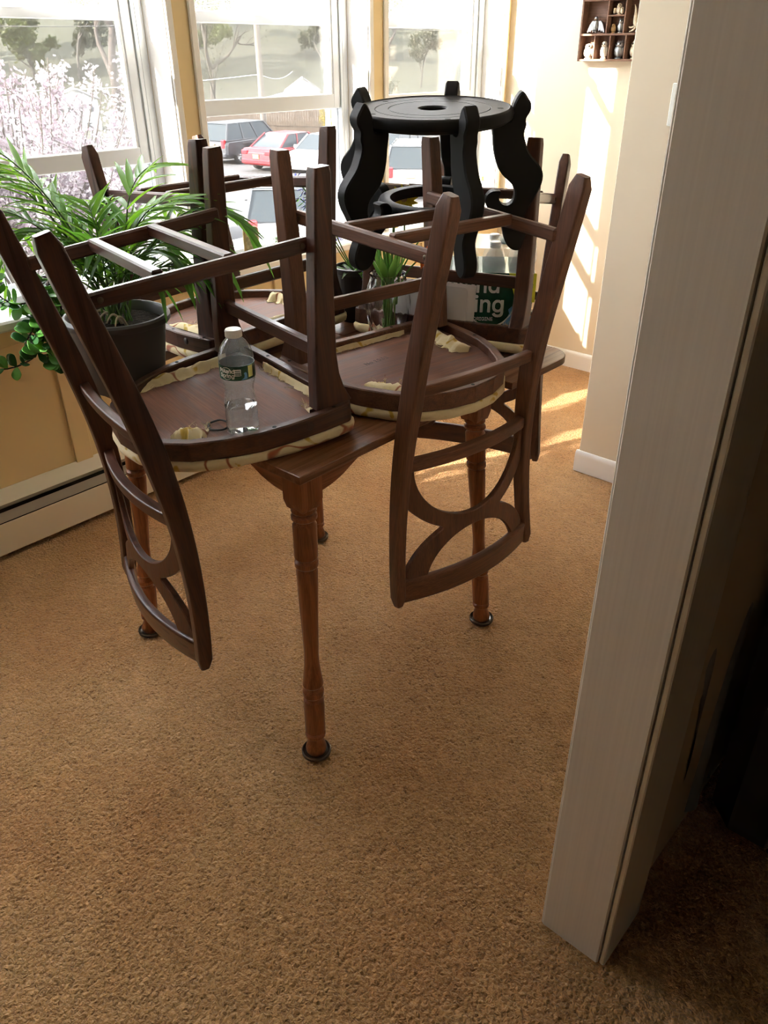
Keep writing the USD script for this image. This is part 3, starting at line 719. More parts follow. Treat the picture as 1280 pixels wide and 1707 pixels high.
# ------------------------------------------------------------------ black plant stand resting on the chairs' stretchers
Ms = np.array([[0.99875, 0.00379, 0.04983], [0.0, 0.99711, -0.07593], [-0.04998, 0.07583, 0.99587]])
ps = np.array([-1.217, 1.53, 1.296])
ps_m = Gf.Matrix4d(*Ms[:, 0], 0, *Ms[:, 1], 0, *Ms[:, 2], 0, *ps, 1)
stand = thing('plant_stand', 'black lacquered round plant stand with scrolled legs balanced on the chair legs', 'plant stand', mat4=ps_m)
obj('round_top', lathe([(.030, -.030), (.155, -.030), (.168, -.027), (.178, -.020), (.1805, -.011), (.178, -.003), (.174, .0005), (.170, .0015), (.166, -.0008), (.130, -.0010), (.1285, -.0026), (.127, -.0010), (.100, -.0010), (.0985, -.0026), (.097, -.0010), (.034, -.0010), (.030, -.004), (.030, -.030)], 72), 'black_lacquer', stand)
obj('lower_ring', lathe([(.098, -.212), (.118, -.213), (.126, -.206), (.127, -.198), (.123, -.190), (.112, -.187), (.098, -.189), (.096, -.200), (.098, -.212)], 64), 'black_lacquer', stand)
LP = [(.1975, .0285), (.2095, .015), (.217, .003), (.2147, -.0131), (.2074, -.0262), (.2094, -.0396), (.2066, -.0492), (.2118, -.0765), (.2221, -.0965), (.2413, -.117), (.2568, -.1418), (.2535, -.1706), (.2439, -.1914), (.2287, -.2209), (.2216, -.2424), (.2310, -.2660),
      (.2359, -.2915), (.2231, -.3128), (.2048, -.3165), (.1854, -.3038), (.1743, -.2765), (.1634, -.2497), (.149, -.2362), (.132, -.2142), (.1270, -.1971), (.1340, -.1830), (.1480, -.1775), (.1625, -.1800), (.1585, -.1900), (.1600, -.2000), (.1659, -.2074), (.1787, -.2111), (.1915, -.2037), (.1957, -.1881),
      (.1911, -.1691), (.1791, -.1564), (.1604, -.1395), (.1479, -.1148), (.1405, -.0867), (.137, -.0592), (.136, -.029), (.172, -.029), (.1765, -.0195), (.1765, -.0005)]
lp = Polygon(np.array(LP)).buffer(.0016, 4).buffer(-.0016, 4).buffer(0)
sm_ = Polygon(np.vstack([closed_spline(np.array(lp.exterior.coords)[:-1][::2], 150)]))
lp = sm_ if sm_.is_valid else lp
leg_m = ext(lp, .032, .0035, -.016)
for i in range(5):
    a = .751 - i * 2 * math.pi / 5
    R = np.array([[math.cos(a), 0, math.sin(a)], [math.sin(a), 0, -math.cos(a)], [0, 1, 0]])
    m = xf(leg_m, R)
    if m.volume < 0: m.invert()
    obj('leg', m, 'black_lacquer', stand)
for i in range(5):
    a = .751 - (i + .5) * 2 * math.pi / 5
    obj('peg_hole', lathe([(0, -.0009), (.0062, -.0009), (.0062, -.0004), (0, -.0004)], 14, (.149 * math.cos(a + .45), .149 * math.sin(a + .45), 0)), 'black_hole', stand)

# ------------------------------------------------------------------ things on the near chair
board_A = lambda x, y, z=BOARD: on(RA, tA, (x, y, z))
bt = thing('water_bottle', 'half-full clear water bottle with a green label and white cap', 'bottle', loc_b := board_A(-.168, .168, BOARD + .0015), rz=math.radians(-46))
bx0 = [(0, 0), (.018, .002), (.0285, .001), (.0315, .006), (.0318, .020), (.0305, .030), (.0318, .036), (.0312, .052), (.0318, .058), (.0308, .066), (.0285, .080), (.0275, .088), (.0285, .098), (.0315, .108), (.0326, .113), (.0322, .117), (.0322, .143), (.0326, .147), (.0328, .150), (.0322, .158), (.0285, .170), (.0215, .181), (.0150, .188), (.0128, .191), (.0126, .200)]
inn = [(max(r - .0006, 0), z + (.001 if r < .02 and z < .01 else 0)) for r, z in bx0]
obj('body', lathe(bx0 + inn[::-1], 40), 'clear_plastic', bt)
obj('water', lathe([(0, .0035), (.0275, .0035), (.0305, .009), (.0309, .020), (.0296, .030), (.0309, .036), (.0303, .052), (.0309, .0575), (0, .0580)], 40), 'water', bt)
obj('cap', [lathe([(0, .190), (.0138, .190), (.0150, .191), (.0152, .2025), (.0142, .2045), (0, .2050)], 40)] + [cham(.0012, .0012, .011, .0003, (.0152 * math.cos(a), .0152 * math.sin(a), .1965)) for a in np.linspace(0, 2 * math.pi, 36, endpoint=False)], 'cap_white', bt)
lab = obj('label', lathe([(.0323, .1165), (.0331, .1165), (.0331, .1435), (.0323, .1435), (.0323, .1165)], 48), 'label_green', bt, label='green printed label')


def wrap(m, r, a0, z0, size=.006):
    """bend flat lettering (x along, y up, z out) round a cylinder"""
    m = m.copy()
    m = m.subdivide_to_size(size) if hasattr(m, 'subdivide_to_size') else m
    v = np.asarray(m.vertices); a = a0 + v[:, 0] / r; rr = r + v[:, 2]
    return trimesh.Trimesh(np.stack([rr * np.cos(a), rr * np.sin(a), z0 + v[:, 1]], 1), m.faces, process=False)


def txt(s, h, d=.0004, bold=True, center=True):
    m = meshkit.text_mesh(s, h, d, bold)
    if center: m.apply_translation((-m.bounds.mean(0)[0], 0, 0))
    return m


rl = .0331
ring_m = lathe([(rl, 0), (rl + .0003, 0), (rl + .0003, .0008), (rl, .0008)], 8)
obj('lettering', [wrap(txt('Poland', .0074), rl, -.50, .1312), wrap(txt('Spring', .0074), rl, -.50, .1222)] +
    [wrap(ext(affinity.translate(Point(0, 0).buffer(.0118, 32).difference(Point(0, 0).buffer(.0110, 32)), 0, .0135).difference(sbox(-.02, .0060, .02, .0205)), .0003), rl, -.50, .1165)], 'label_white', lab)
pan = lambda x0, x1, y0, y1: trimesh.creation.extrude_polygon(sbox(x0, y0, x1, y1), .0003, engine='earcut')
obj('white_panel', wrap(pan(-.0062, .0062, .009, .0215), rl, .16, .1165), 'label_white', lab)
obj('panel_lines', [wrap(pan(-.005, .005, y, y + .0013).apply_translation((0, 0, .0003)), rl, .16, .1165) for y in (.0102, .0124, .0146, .0180)], 'label_green', lab)
obj('blue_shape', wrap(trimesh.creation.extrude_polygon(Polygon([(-.007, .001), (-.001, .005), (0, .010), (-.0015, .013), (.001, .015), (.004, .014), (.005, .010), (.005, .002)]), .0003, engine='earcut'), rl, .54, .1165), 'label_blue', lab)
obj('yellow_panel', wrap(pan(-.0055, .0055, .004, .0255), rl, .95, .1165), 'label_yellow', lab)

th_ = np.linspace(0, 2 * math.pi, 64)
hp = np.stack([.0235 * np.cos(th_), .0195 * np.sin(th_) * (1 + .04 * np.cos(3 * th_)), .0023 + .0012 * np.sin(2 * th_) ** 2], 1)
tie = obj('hair_tie', tube(hp, .0021, 8), 'rubber_black', label='thin black hair tie lying beside the water bottle', cat='hair tie')
_hl = board_A(-.110, .193, BOARD + .0008); UsdGeom.Xformable(tie).AddTransformOp().Set(Gf.Matrix4d(*RA[0], 0, *RA[1], 0, *RA[2], 0, *_hl, 1))
# faint pencilled number on the paler chair's board
num = txt('No 1531', .013, .0003, False); num.apply_transform(trimesh.transformations.rotation_matrix(math.radians(185), [0, 0, 1])); num.apply_translation((.045, .085, BOARD + .0001))
obj('pencil_number', num, 'scorch', CB, label='faint handwritten number')


# ------------------------------------------------------------------ potted palm
def blade(p, d, up, L, w, droop, n=6, fold=.25):
    """a folded pointed leaf from p along d"""
    d = d / np.linalg.norm(d); s = np.cross(d, up); s /= np.linalg.norm(s) + 1e-9; u = np.cross(s, d); V, F = [], []
    for i in range(n + 1):
        t = i / n; c = p + d * L * t + np.array([0, 0, -droop * L * t * t]); ww = w * (math.sin(math.pi * min(.98, .08 + .92 * t) ** .75)) * .5 + .0004
        V += [c - s * ww + u * fold * ww, c - u * fold * ww, c + s * ww + u * fold * ww]
    for i in range(n):
        a = 3 * i; F += [(a, a + 1, a + 4), (a, a + 4, a + 3), (a + 1, a + 2, a + 5), (a + 1, a + 5, a + 4)]
    return trimesh.Trimesh(V, F, process=False)


IR, IF = np.array([.745, .667, 0]), np.array([-.667, .745, 0])       # towards picture right, away from the camera
PALM = np.array([-1.622, .905, TZ + .001])
palm = thing('potted_palm', 'leafy green parlour palm in a dark grey plastic pot', 'potted plant', PALM)
obj('pot', lathe([(0, 0), (.083, 0), (.086, .004), (.107, .148), (.1075, .150), (.117, .152), (.1195, .157), (.119, .165), (.1145, .170), (.110, .1705), (.1065, .166), (.104, .140), (0, .140)], 56), 'pot_grey', palm)
obj('soil', rings([.10, .104, .1035, .09, .05], [.1405, .1405, .146, .152, .150], sides=40), 'soil', palm)
rr = np.random.default_rng(21)
obj('root_stub', [tube(spline([np.array([-.02 + .02 * k, .0, .148]), np.array([-.03 + .025 * k, -.02, .175]), np.array([-.045 + .035 * k, -.04, .160])], 8), np.linspace(.004, .0015, 8), 6) for k in range(4)], 'dry_root', palm)
# (picture-right, away, height of the arch, final droop, leaflets a side, leaflet length, width, colour)
FRONDS = [(-.37, .02, .40, .035, 17, .135, .013, 'palm_leaf'), (-.30, .14, .34, .03, 14, .12, .011, 'palm_leaf'), (.09, .10, .32, .0, 11, .145, .015, 'palm_leaf'), (.20, .10, .265, .02, 12, .14, .014, 'palm_leaf'), (.31, .12, .25, .09, 13, .13, .013, 'palm_leaf_deep'),
          (-.06, .08, .27, .02, 12, .12, .012, 'palm_leaf'), (-.20, -.05, .22, .05, 12, .12, .011, 'palm_leaf_deep'), (.05, -.06, .20, .05, 11, .11, .012, 'palm_leaf_deep'), (.20, .0, .17, .08, 11, .12, .011, 'palm_leaf_deep'), (-.12, .16, .25, .03, 12, .12, .012, 'palm_leaf_deep'),
          (.26, .16, .19, .13, 12, .12, .011, 'palm_leaf_deep'), (-.24, .10, .20, .08, 12, .12, .010, 'palm_leaf'), (.13, .2, .24, .05, 11, .12, .012, 'palm_leaf'), (.10, -.02, .12, .05, 10, .10, .010, 'palm_leaf_deep'), (-.10, .02, .15, .04, 10, .10, .010, 'palm_leaf'), (.22, .07, .13, .10, 10, .10, .009, 'palm_leaf_deep'), (-.30, -.02, .26, .05, 13, .13, .011, 'palm_leaf_deep'),
          (-.34, .08, .33, .06, 14, .12, .010, 'palm_leaf'), (-.14, .06, .21, .06, 11, .11, .010, 'palm_leaf'), (.02, .16, .23, .05, 11, .12, .011, 'palm_leaf'), (.16, .12, .18, .10, 11, .11, .010, 'palm_leaf_deep')]
made = 0
for k, (a, b, hgt, drp, n, ll, lw, colr) in enumerate(FRONDS):
    base = np.array([rr.uniform(-.03, .03), rr.uniform(-.03, .03), .148]); D = IR * a + IF * b
    P = spline([base, base + D * .22 + [0, 0, hgt * .52], base + D * .62 + [0, 0, hgt * .93], base + D * 1.0 + [0, 0, hgt - drp]], 26)
    fr = obj('frond', tube(P, np.linspace(.0030, .0010, 26), 6), 'palm_stem', palm)
    T = np.gradient(P, axis=0); T /= np.linalg.norm(T, axis=1, keepdims=True); rest = []
    for i in range(n):
        q = .34 + .64 * i / (n - 1); j = int(q * 25); c = P[j]; t = T[j]; s = np.cross(t, [0, 0, 1.0]); s /= np.linalg.norm(s) + 1e-9
        for sd in (-1, 1):
            L = ll * (.55 + .45 * math.sin(math.pi * (.15 + .75 * (i / (n - 1))))) * rr.uniform(.85, 1.1)
            dd = t * rr.uniform(.65, .95) + s * sd * rr.uniform(.6, .9) + np.array([0, 0, rr.uniform(-.25, .15)])
            m = blade(c, dd, np.array([0, 0, 1.0]) + s * sd * .3, L, lw * rr.uniform(.85, 1.1), rr.uniform(.1, .45))
            if made < 292: obj('leaflet', m, colr, fr, smooth=True); made += 1
            else: rest.append(m)
    if rest: obj('leaflets', rest, colr, fr, kind='stuff', smooth=True)


# ------------------------------------------------------------------ jade plant trailing over the sill
def fat_leaf(p, d, up, L, w, th=.18):
    d = d / np.linalg.norm(d); s = np.cross(d, up); s /= np.linalg.norm(s) + 1e-9; u = np.cross(s, d)
    m = trimesh.creation.icosphere(2, 1.0); v = np.asarray(m.vertices).copy()
    x = (v[:, 0] + 1) / 2; wide = np.interp(x, [0, .25, .6, .85, 1], [.35, .7, 1.05, 1.0, .8])
    cup = .10 * v[:, 1] ** 2
    V = p + np.outer(x * L, d) + np.outer(v[:, 1] * wide * w / 2, s) + np.outer(v[:, 2] * th * w / 2 + cup * w, u)
    return trimesh.Trimesh(V, m.faces, process=False)


JP = np.array([XW + .002, 1.115, SILL + .001])
jade = thing('jade_plant', 'trailing jade plant with round fleshy leaves hanging from the window sill', 'potted plant', JP)
obj('pot', lathe([(0, 0), (.040, 0), (.043, .004), (.052, .062), (.056, .064), (.056, .078), (.051, .079), (.049, .068), (0, .068)], 32), 'pot_black', jade)
obj('dry_twig', tube(spline([(.0, .0, .07), (.055, .02, .085), (.075, .03, .05), (.11, .025, -.04), (.125, .03, -.10)], 16), np.linspace(.0035, .002, 16), 6), 'dry_root', jade)
rj = np.random.default_rng(5)
STEMS = [[(0, 0, .07), (.05, -.05, .085), (.09, -.11, .05), (.085, -.16, .055), (.07, -.19, .12)], [(0, 0, .07), (.06, -.04, .05), (.10, -.06, -.04), (.10, -.065, -.13), (.095, -.05, -.20)], [(0, 0, .07), (.06, -.05, .06), (.11, -.10, -.02), (.11, -.13, -.09), (.10, -.20, -.12), (.095, -.27, -.11)],
         [(0, 0, .07), (.07, -.02, .05), (.115, -.03, -.05), (.105, -.02, -.15), (.10, .0, -.22)], [(0, 0, .07), (.05, -.03, .08), (.10, -.08, .02), (.12, -.10, -.06), (.115, -.11, -.12)], [(0, 0, .07), (.06, -.06, .04), (.10, -.13, -.03), (.10, -.16, -.06)], [(0, 0, .07), (.08, .02, .05), (.13, .01, -.05), (.13, .02, -.12)]]
for P in STEMS:
    Q = spline(P, 18); st = obj('stem', tube(Q, np.linspace(.004, .002, 18), 6), 'bark_dark', jade)
    T = np.gradient(Q, axis=0)
    for j in range(4, 18, 1):
        for sd in (0, 1, 2):
            if rj.random() < .12: continue
            t = T[j] / np.linalg.norm(T[j]); ang = rj.uniform(0, 2 * math.pi); r_v = np.cross(t, [.3, .2, 1]); r_v /= np.linalg.norm(r_v); r2 = np.cross(t, r_v)
            d = r_v * math.cos(ang) + r2 * math.sin(ang) + t * .5 + np.array([.35, 0, .1]); p = Q[j]
            if (JP + p)[0] < XW + .05 and (JP + p)[2] < SILL + .02: continue
            L = rj.uniform(.034, .054); m = fat_leaf(p, d, np.array([.6, -.3, .9]) + rj.normal(0, .3, 3), L, L * rj.uniform(.62, .78))
            if (m.vertices[:, 0] + JP[0]).min() < XW + .016 and (m.vertices[:, 2] + JP[2]).min() < SILL: m.apply_translation((XW + .018 - (m.vertices[:, 0] + JP[0]).min(), 0, 0))
            obj('leaf', m, 'jade_leaf' if rj.random() < .55 else 'jade_leaf_dark', jade, smooth=True)
jb = thing('trailing_plant', 'thin trailing plant in a beige pot at the edge of the sill', 'potted plant', (XW + .0, .865, SILL + .001))
obj('pot', lathe([(0, 0), (.038, 0), (.050, .07), (.053, .072), (.053, .080), (.048, .080), (.046, .070), (0, .068)], 32), 'pot_beige', jb)
for k, P in enumerate([[(0, 0, .07), (.02, .05, .19), (.03, .09, .19), (.03, .11, .10), (.03, .115, .05)], [(0, 0, .07), (.03, .06, .22), (.05, .12, .24), (.05, .15, .17), (.05, .155, .12)], [(0, 0, .07), (.0, -.05, .2), (.02, -.08, .16), (.03, -.09, .08)]]):
    Q = spline(P, 16); st = obj('stem', tube(Q, .0013, 5), 'stem_green', jb)
    for j in range(5, 16, 2): obj('leaf', blade(Q[j], np.array([.2, (-1) ** j * .5, -.8]), np.array([1.0, 0, .2]), .045, .011, .2), 'palm_leaf', st, smooth=True)


# ------------------------------------------------------------------ flowers, vase and packages behind the chairs
def stem_(p, parent, r=.0022, mt='stem_green', n=14): return obj('stem', tube(spline(p, n), r, 6), mt, parent)


def daisy(c, r, npet, mt, parent, nrm, layers=2):
    nrm = np.array(nrm, float); nrm /= np.linalg.norm(nrm); a = np.cross(nrm, [.3, .1, .9]); a /= np.linalg.norm(a); b = np.cross(nrm, a)
    for l in range(layers):
        for k in range(npet):
            an = 2 * math.pi * (k + .5 * l) / npet; d = a * math.cos(an) + b * math.sin(an) + nrm * (.35 + .35 * l)
            obj('petal', blade(np.array(c) + nrm * .002, d, nrm, r * (1 - .2 * l), r * .42, 0, 5, -.2), mt, parent, smooth=True)
    obj('flower_centre', ball(np.array(c) + nrm * .006, r * .24, 2), 'figure_tan', parent)


VASE = np.array([-1.338, 1.515, TZ + .001])
vs = thing('glass_vase', 'cut-glass vase holding thick green flower stems', 'vase', VASE)
ov = [(0, 0), (.030, 0), (.034, .004), (.044, .030), (.054, .065), (.060, .10), (.0605, .125), (.056, .155), (.047, .178), (.0455, .186), (.049, .192)]
nv = 64; prof = np.array(ov + [(r - .0042, z) for r, z in ov[:2:-1]] + [(.026, .012), (0, .012)])
vm = lathe(prof, nv); v = np.asarray(vm.vertices); a = np.arctan2(v[:, 1], v[:, 0]); rad = np.hypot(v[:, 0], v[:, 1])
cut = .0016 * np.abs(np.sin(a * 8 + v[:, 2] * 42)) + .0016 * np.abs(np.sin(a * 8 - v[:, 2] * 42)); k_ = np.where((rad > .02) & (v[:, 2] < .165) & (v[:, 2] > .01), 1 - cut / np.maximum(rad, .01), 1); vm.vertices[:, 0] *= k_; vm.vertices[:, 1] *= k_
obj('glass', vm, 'crystal', vs, smooth=20)
for k in range(7):
    an = k * .9; p = np.array([.016 * math.cos(an), .016 * math.sin(an), .02])
    stem_([p, p * [.6, .6, 1] + [0, 0, .09], p * [1.2, 1.2, 1] + [0, 0, .19], p * [2.0, 2.0, 1] + [0, 0, .24 + .02 * (k % 3)]], vs, .0032)
for k in range(9):
    an = k * .7 + .2; d = np.array([math.cos(an) * .5, math.sin(an) * .5, 1.0]); obj('leaf', blade(np.array([.01 * math.cos(an), .01 * math.sin(an), .17]), d, np.array([math.cos(an), math.sin(an), .1]), .10, .022, .12), 'stem_green', vs, smooth=True)


def flower(name, label, cat, foot, path, head, mt, r, npet, nrm, layers=2):
    f = thing(name, label, cat, foot); obj('stem', tube(spline(path, 16), .002, 6), 'stem_green', f); daisy(head, r, npet, mt, f, nrm, layers); return f


flower('yellow_flower', 'yellow artificial flower rising behind the plant stand ring', 'flower', VASE + [.012, .008, .03], [(0, 0, 0), (.01, .01, .15), (.0, .04, .24), (-.02, .06, .325)], (-.02, .06, .325), 'petal_yellow', .040, 12, (.45, -.4, .55))
flower('orange_flower', 'orange and red artificial bloom under the stretcher of the paler chair', 'flower', VASE + [.018, -.006, .03], [(0, 0, 0), (.02, .01, .14), (.055, .04, .20), (.075, .045, .212)], (.075, .045, .212), 'petal_orange', .034, 9, (.6, -.6, -.1), 3)
flower('red_flower', 'red and orange artificial bloom just below the plant stand ring', 'flower', VASE + [.004, .014, .03], [(0, 0, 0), (.01, .02, .16), (.04, .06, .24), (.06, .09, .285)], (.06, .09, .285), 'petal_red', .038, 10, (.5, -.5, .5), 3)
obj('petal', blade(np.array([.06, .09, .285]), np.array([-.6, -.3, .35]), np.array([0, 0, 1.0]), .045, .02, 0), 'petal_orange', stage.GetPrimAtPath('/World/red_flower'))

# black pot of artificial blue hyacinths
BP = np.array([-1.575, 1.645, TZ + .001])
bp = thing('hyacinth_pot', 'black ribbed pot of artificial blue hyacinths behind the near chair leg', 'flower pot', BP)
pm = lathe([(0, 0), (.046, 0), (.049, .004), (.060, .135), (.064, .137), (.064, .152), (.059, .153), (.056, .14), (0, .13)], 60); v = np.asarray(pm.vertices); an = np.arctan2(v[:, 1], v[:, 0]); k_ = 1 - .02 * np.abs(np.sin(an * 15)) * (v[:, 2] < .134) * (np.hypot(v[:, 0], v[:, 1]) > .045)
pm.vertices[:, 0] *= k_; pm.vertices[:, 1] *= k_
obj('pot', pm, 'pot_black', bp)
rb = np.random.default_rng(3)
for k, (tip, mid) in enumerate([((-.105, -.115, .385), (-.05, -.05, .24)), ((-.075, -.10, .345), (-.03, -.04, .23)), ((.055, -.03, .165), (.05, -.02, .17)), ((.105, -.05, .075), (.08, -.03, .15)), ((.125, -.06, .115), (.07, -.03, .17)), ((-.125, -.085, .33), (-.05, -.03, .22))]):
    tip, mid = np.array(tip), np.array(mid); Q = spline([(0, 0, .13), mid, (mid + tip) / 2 + [0, 0, .012], tip], 20); sp = obj('flower_spike', tube(Q, .0018, 6), 'stem_green', bp)
    bl, pl, gr = [], [], []
    for j in range(8, 20):
        for q in range(7):
            an = rb.uniform(0, 6.28); t = Q[min(j + 1, 19)] - Q[j - 1]; t /= np.linalg.norm(t); a = np.cross(t, [.2, .9, .3]); a /= np.linalg.norm(a); b = np.cross(t, a); d = a * math.cos(an) + b * math.sin(an) + t * rb.uniform(0, .6)
            L = rb.uniform(.011, .020) * (1.25 - .03 * (j - 8)); c = Q[j] + d * .006
            (bl if rb.random() < .5 else pl if rb.random() < .55 else gr).append(blade(c, d, t + rb.normal(0, .3, 3), L, L * .42, .1, 3))
    for ms, mt in ((bl, 'petal_blue'), (pl, 'petal_pale_blue'), (gr, 'palm_leaf_deep')): obj('florets', ms, mt, sp, kind='stuff', smooth=True)
for k in range(10):
    an = k * .63; obj('leaf', blade(np.array([.03 * math.cos(an), .03 * math.sin(an), .14]), np.array([math.cos(an), math.sin(an), .5]), np.array([0, 0, 1.0]), .07, .016, .5), 'palm_leaf_deep', bp, smooth=True)

# shrink-wrapped pack of water bottles standing on the far chair
pk_p = on(RD, tD, (.045, .165, BOARD + .002)); pk_R = math.atan2(IR[1], IR[0]) + math.radians(-6)
pk = thing('bottle_pack', 'shrink-wrapped pack of water bottles printed dark green and lime', 'bottle pack', pk_p, rz=pk_R)
PWX, PD, PH = .285, .19, .225
n0 = np.random.default_rng(8)


def lumpy(sx, sy, z0, z1, bump, nb, mt, name, label=None):
    P = rrect(sx, sy, .03, 5); P = np.array(LineString(np.vstack([P, P[:1]])).segmentize(.012).coords)[:-1]; Z = np.linspace(z0, z1, 14); V, F = [], []; n = len(P)
    for z in Z:
        k = 1 + bump * (meshkit.noise(np.c_[P * 55, np.full(n, z * 45)], 9) - .5) + .018 * np.abs(np.sin(P[:, 0] * math.pi * nb / sx)) * (np.abs(P[:, 1]) > sy * .4)
        V.append(np.c_[P * k[:, None], np.full(n, z)])
    V = np.vstack(V + [np.array([[0, 0, z0], [0, 0, z1]])])
    for i in range(len(Z) - 1):
        for j in range(n): a, b = i * n + j, i * n + (j + 1) % n; F += [(a, b, b + n), (a, b + n, a + n)]
    for j in range(n): F += [((j + 1) % n, j, len(V) - 2), ((len(Z) - 1) * n + j, (len(Z) - 1) * n + (j + 1) % n, len(V) - 1)]
    return obj(name, trimesh.Trimesh(V, F, process=False), mt, pk, label=label, smooth=50)


lumpy(PWX, PD, 0, PH * .64, .05, 4, 'wrap_green', 'printed_wrap', 'dark green printed wrap')
for i in range(4):
    for j in range(2):
        c = ((-.107 + .0713 * i), (-.05 + .10 * j), PH * .64)
        b = obj('bottle_top', lathe([(0, -.004), (.030, -.004), (.031, .006), (.029, .020), (.020, .042), (.0125, .052), (.0125, .056), (0, .056)], 20, c), 'clear_plastic', pk)
        obj('cap', lathe([(0, .056), (.0145, .056), (.0145, .069), (.0125, .071), (0, .071)], 16, c), 'cap_white', b)
lumpy(PWX * 1.0, PD * 1.0, PH * .64, PH * .64 + .062, .09, 4, 'clear_wrap', 'clear_film', 'crinkled clear film over the bottle necks')
obj('film_knot', [blade(np.array([.06, -.02, PH * .64 + .058]), np.array([n0.uniform(-1, 1), n0.uniform(-1, 1), n0.uniform(.2, 1)]), np.array([0, 0, 1.0]), .05, .022, .2) for _ in range(14)], 'clear_wrap', pk)
R_face = np.array([[1, 0, 0], [0, 0, -1], [0, 1, 0]], float).T
face = lambda m, x, z, y=-PD / 2 - .0045: xf(m, np.array([[1, 0, 0], [0, 0, -1], [0, 1, 0]], float), (x, y, z))
obj('lettering', [face(txt('Poland', .040, .002), -.035, .094), face(txt('Spring', .042, .002), -.020, .042)], 'label_white', pk, label='white brand lettering')
arc = Point(0, 0).buffer(.062, 40).difference(Point(0, 0).buffer(.058, 40)).intersection(sbox(-.07, -.07, .07, -.018))
obj('arc_line', [face(ext(arc, .0015), .03, .062), face(txt('ORIGINE', .009, .0015), .012, .018)], 'label_white', pk)
obj('blue_bird', face(trimesh.creation.extrude_polygon(Polygon([(-.03, -.01), (.02, -.008), (.032, .012), (.045, .018), (.02, .02), (.008, .03), (.004, .040), (-.006, .043), (-.013, .036), (-.010, .026), (-.016, .012)]).buffer(.003), .0015, engine='earcut'), .095, .012), 'label_blue', pk)
obj('lime_corner', face(trimesh.creation.extrude_polygon(Polygon([(0, 0), (.05, 0), (.05, .075), (-.022, .075)]), .0015, engine='earcut'), .096, .070), 'wrap_lime', pk)
obj('lime_lettering', [face(txt('24', .017, .0006), .125, .112, -PD / 2 - .006), face(txt('x', .010, .0006), .130, .094, -PD / 2 - .006)], 'label_green', pk)

# folded white card propped between the chairs
cd = thing('white_card', 'folded white card propped up between the chairs', 'card', (-1.262, 1.598, TZ + .001), rz=math.radians(17.5))
m = ext(sbox(-.115, 0, .115, .165), .0012, .0002); obj('back_sheet', xf(m, rot('x', 84), (0, .003, 0)), 'paper_white', cd)
m = ext(sbox(-.112, 0, .095, .158).buffer(-.012).buffer(.012, 8), .0012, .0002); obj('front_fold', xf(m, rot('x', 80), (0, -.010, 0)), 'paper_fold', cd)

# things on the window sill
XS = XW - .02
tn = thing('gilt_tin', 'small gilt rectangular tin standing on end on the sill', 'tin', (XS, 1.925, SILL + .001), rz=math.radians(58))
R_up = np.array([[1, 0, 0], [0, 0, -1], [0, 1, 0]], float)
tp = affinity.translate(Polygon(rrect(.058, .118, .016, 6)), 0, .059)
obj('tray', xf(ext(tp, .006, .001), R_up), 'tin_inside', tn)
for o, h in ((0, .014), (-.006, .010)): obj('rim', xf(ext(tp.buffer(o).difference(tp.buffer(o - .0045)).buffer(0), h, .0015), R_up), 'brass_tin', tn)
vp = thing('variegated_plant', 'small variegated green plant in a white pot on the sill', 'potted plant', (XS, 2.085, SILL + .001))
obj('pot', lathe([(0, 0), (.028, 0), (.034, .045), (.036, .046), (.036, .05), (.032, .05), (.03, .042), (0, .042)], 24), 'white_trim', vp)
for k in range(22):
    an = k * 2.4; obj('leaf', blade(np.array([0, 0, .045]), np.array([math.cos(an), math.sin(an), .25 + .06 * (k % 8)]), np.array([0, 0, 1.0]), .05, .026, .45), 'variegated_leaf', vp, smooth=True)
ra = thing('red_anemone', 'red flower with dark leaves in a small pot on the sill', 'flower', (XS, 2.315, SILL + .001))
obj('pot', lathe([(0, 0), (.026, 0), (.033, .035), (.035, .036), (.035, .04), (.031, .04), (0, .034)], 24), 'pot_black', ra)
stem_([(0, 0, .03), (.01, .0, .045), (.015, -.005, .06)], ra); daisy((.015, -.005, .06), .030, 8, 'petal_red', ra, (.7, -.6, .35))
for k in range(8):
    an = k * .8; obj('leaf', blade(np.array([0, 0, .036]), np.array([math.cos(an), math.sin(an), .2]), np.array([0, 0, 1.0]), .06, .02, .4), 'palm_leaf_deep', ra, smooth=True)
cs = thing('glass_candlestick', 'tall twisted glass candlestick with a wide cup on the sill', 'candlestick', (XS, 3.385, SILL + .001))
tw = lathe([(0, 0), (.030, 0), (.030, .004), (.010, .012), (.006, .03), (.007, .06), (.005, .10), (.006, .115), (.022, .122), (.030, .130), (.031, .140), (.028, .140), (.027, .131), (0, .126)], 32); v = np.asarray(tw.vertices); an = np.arctan2(v[:, 1], v[:, 0]); k_ = 1 + .18 * np.sin(3 * an + v[:, 2] * 140) * ((v[:, 2] > .02) & (v[:, 2] < .11)); tw.vertices[:, 0] *= k_; tw.vertices[:, 1] *= k_
obj('holder', tw, 'crystal', cs); obj('candle', lathe([(0, .127), (.012, .127), (.012, .145), (0, .147)], 16), 'label_yellow', cs)
bc = thing('brass_cup', 'small brass candle cup standing on the sill', 'candle cup', (XS, 2.735, SILL + .001))
obj('cup', lathe([(0, 0), (.02, 0), (.02, .003), (.004, .008), (.0035, .055), (.006, .06), (.013, .062), (.0135, .085), (.012, .085), (.011, .064), (0, .062)], 20), 'brass', bc)

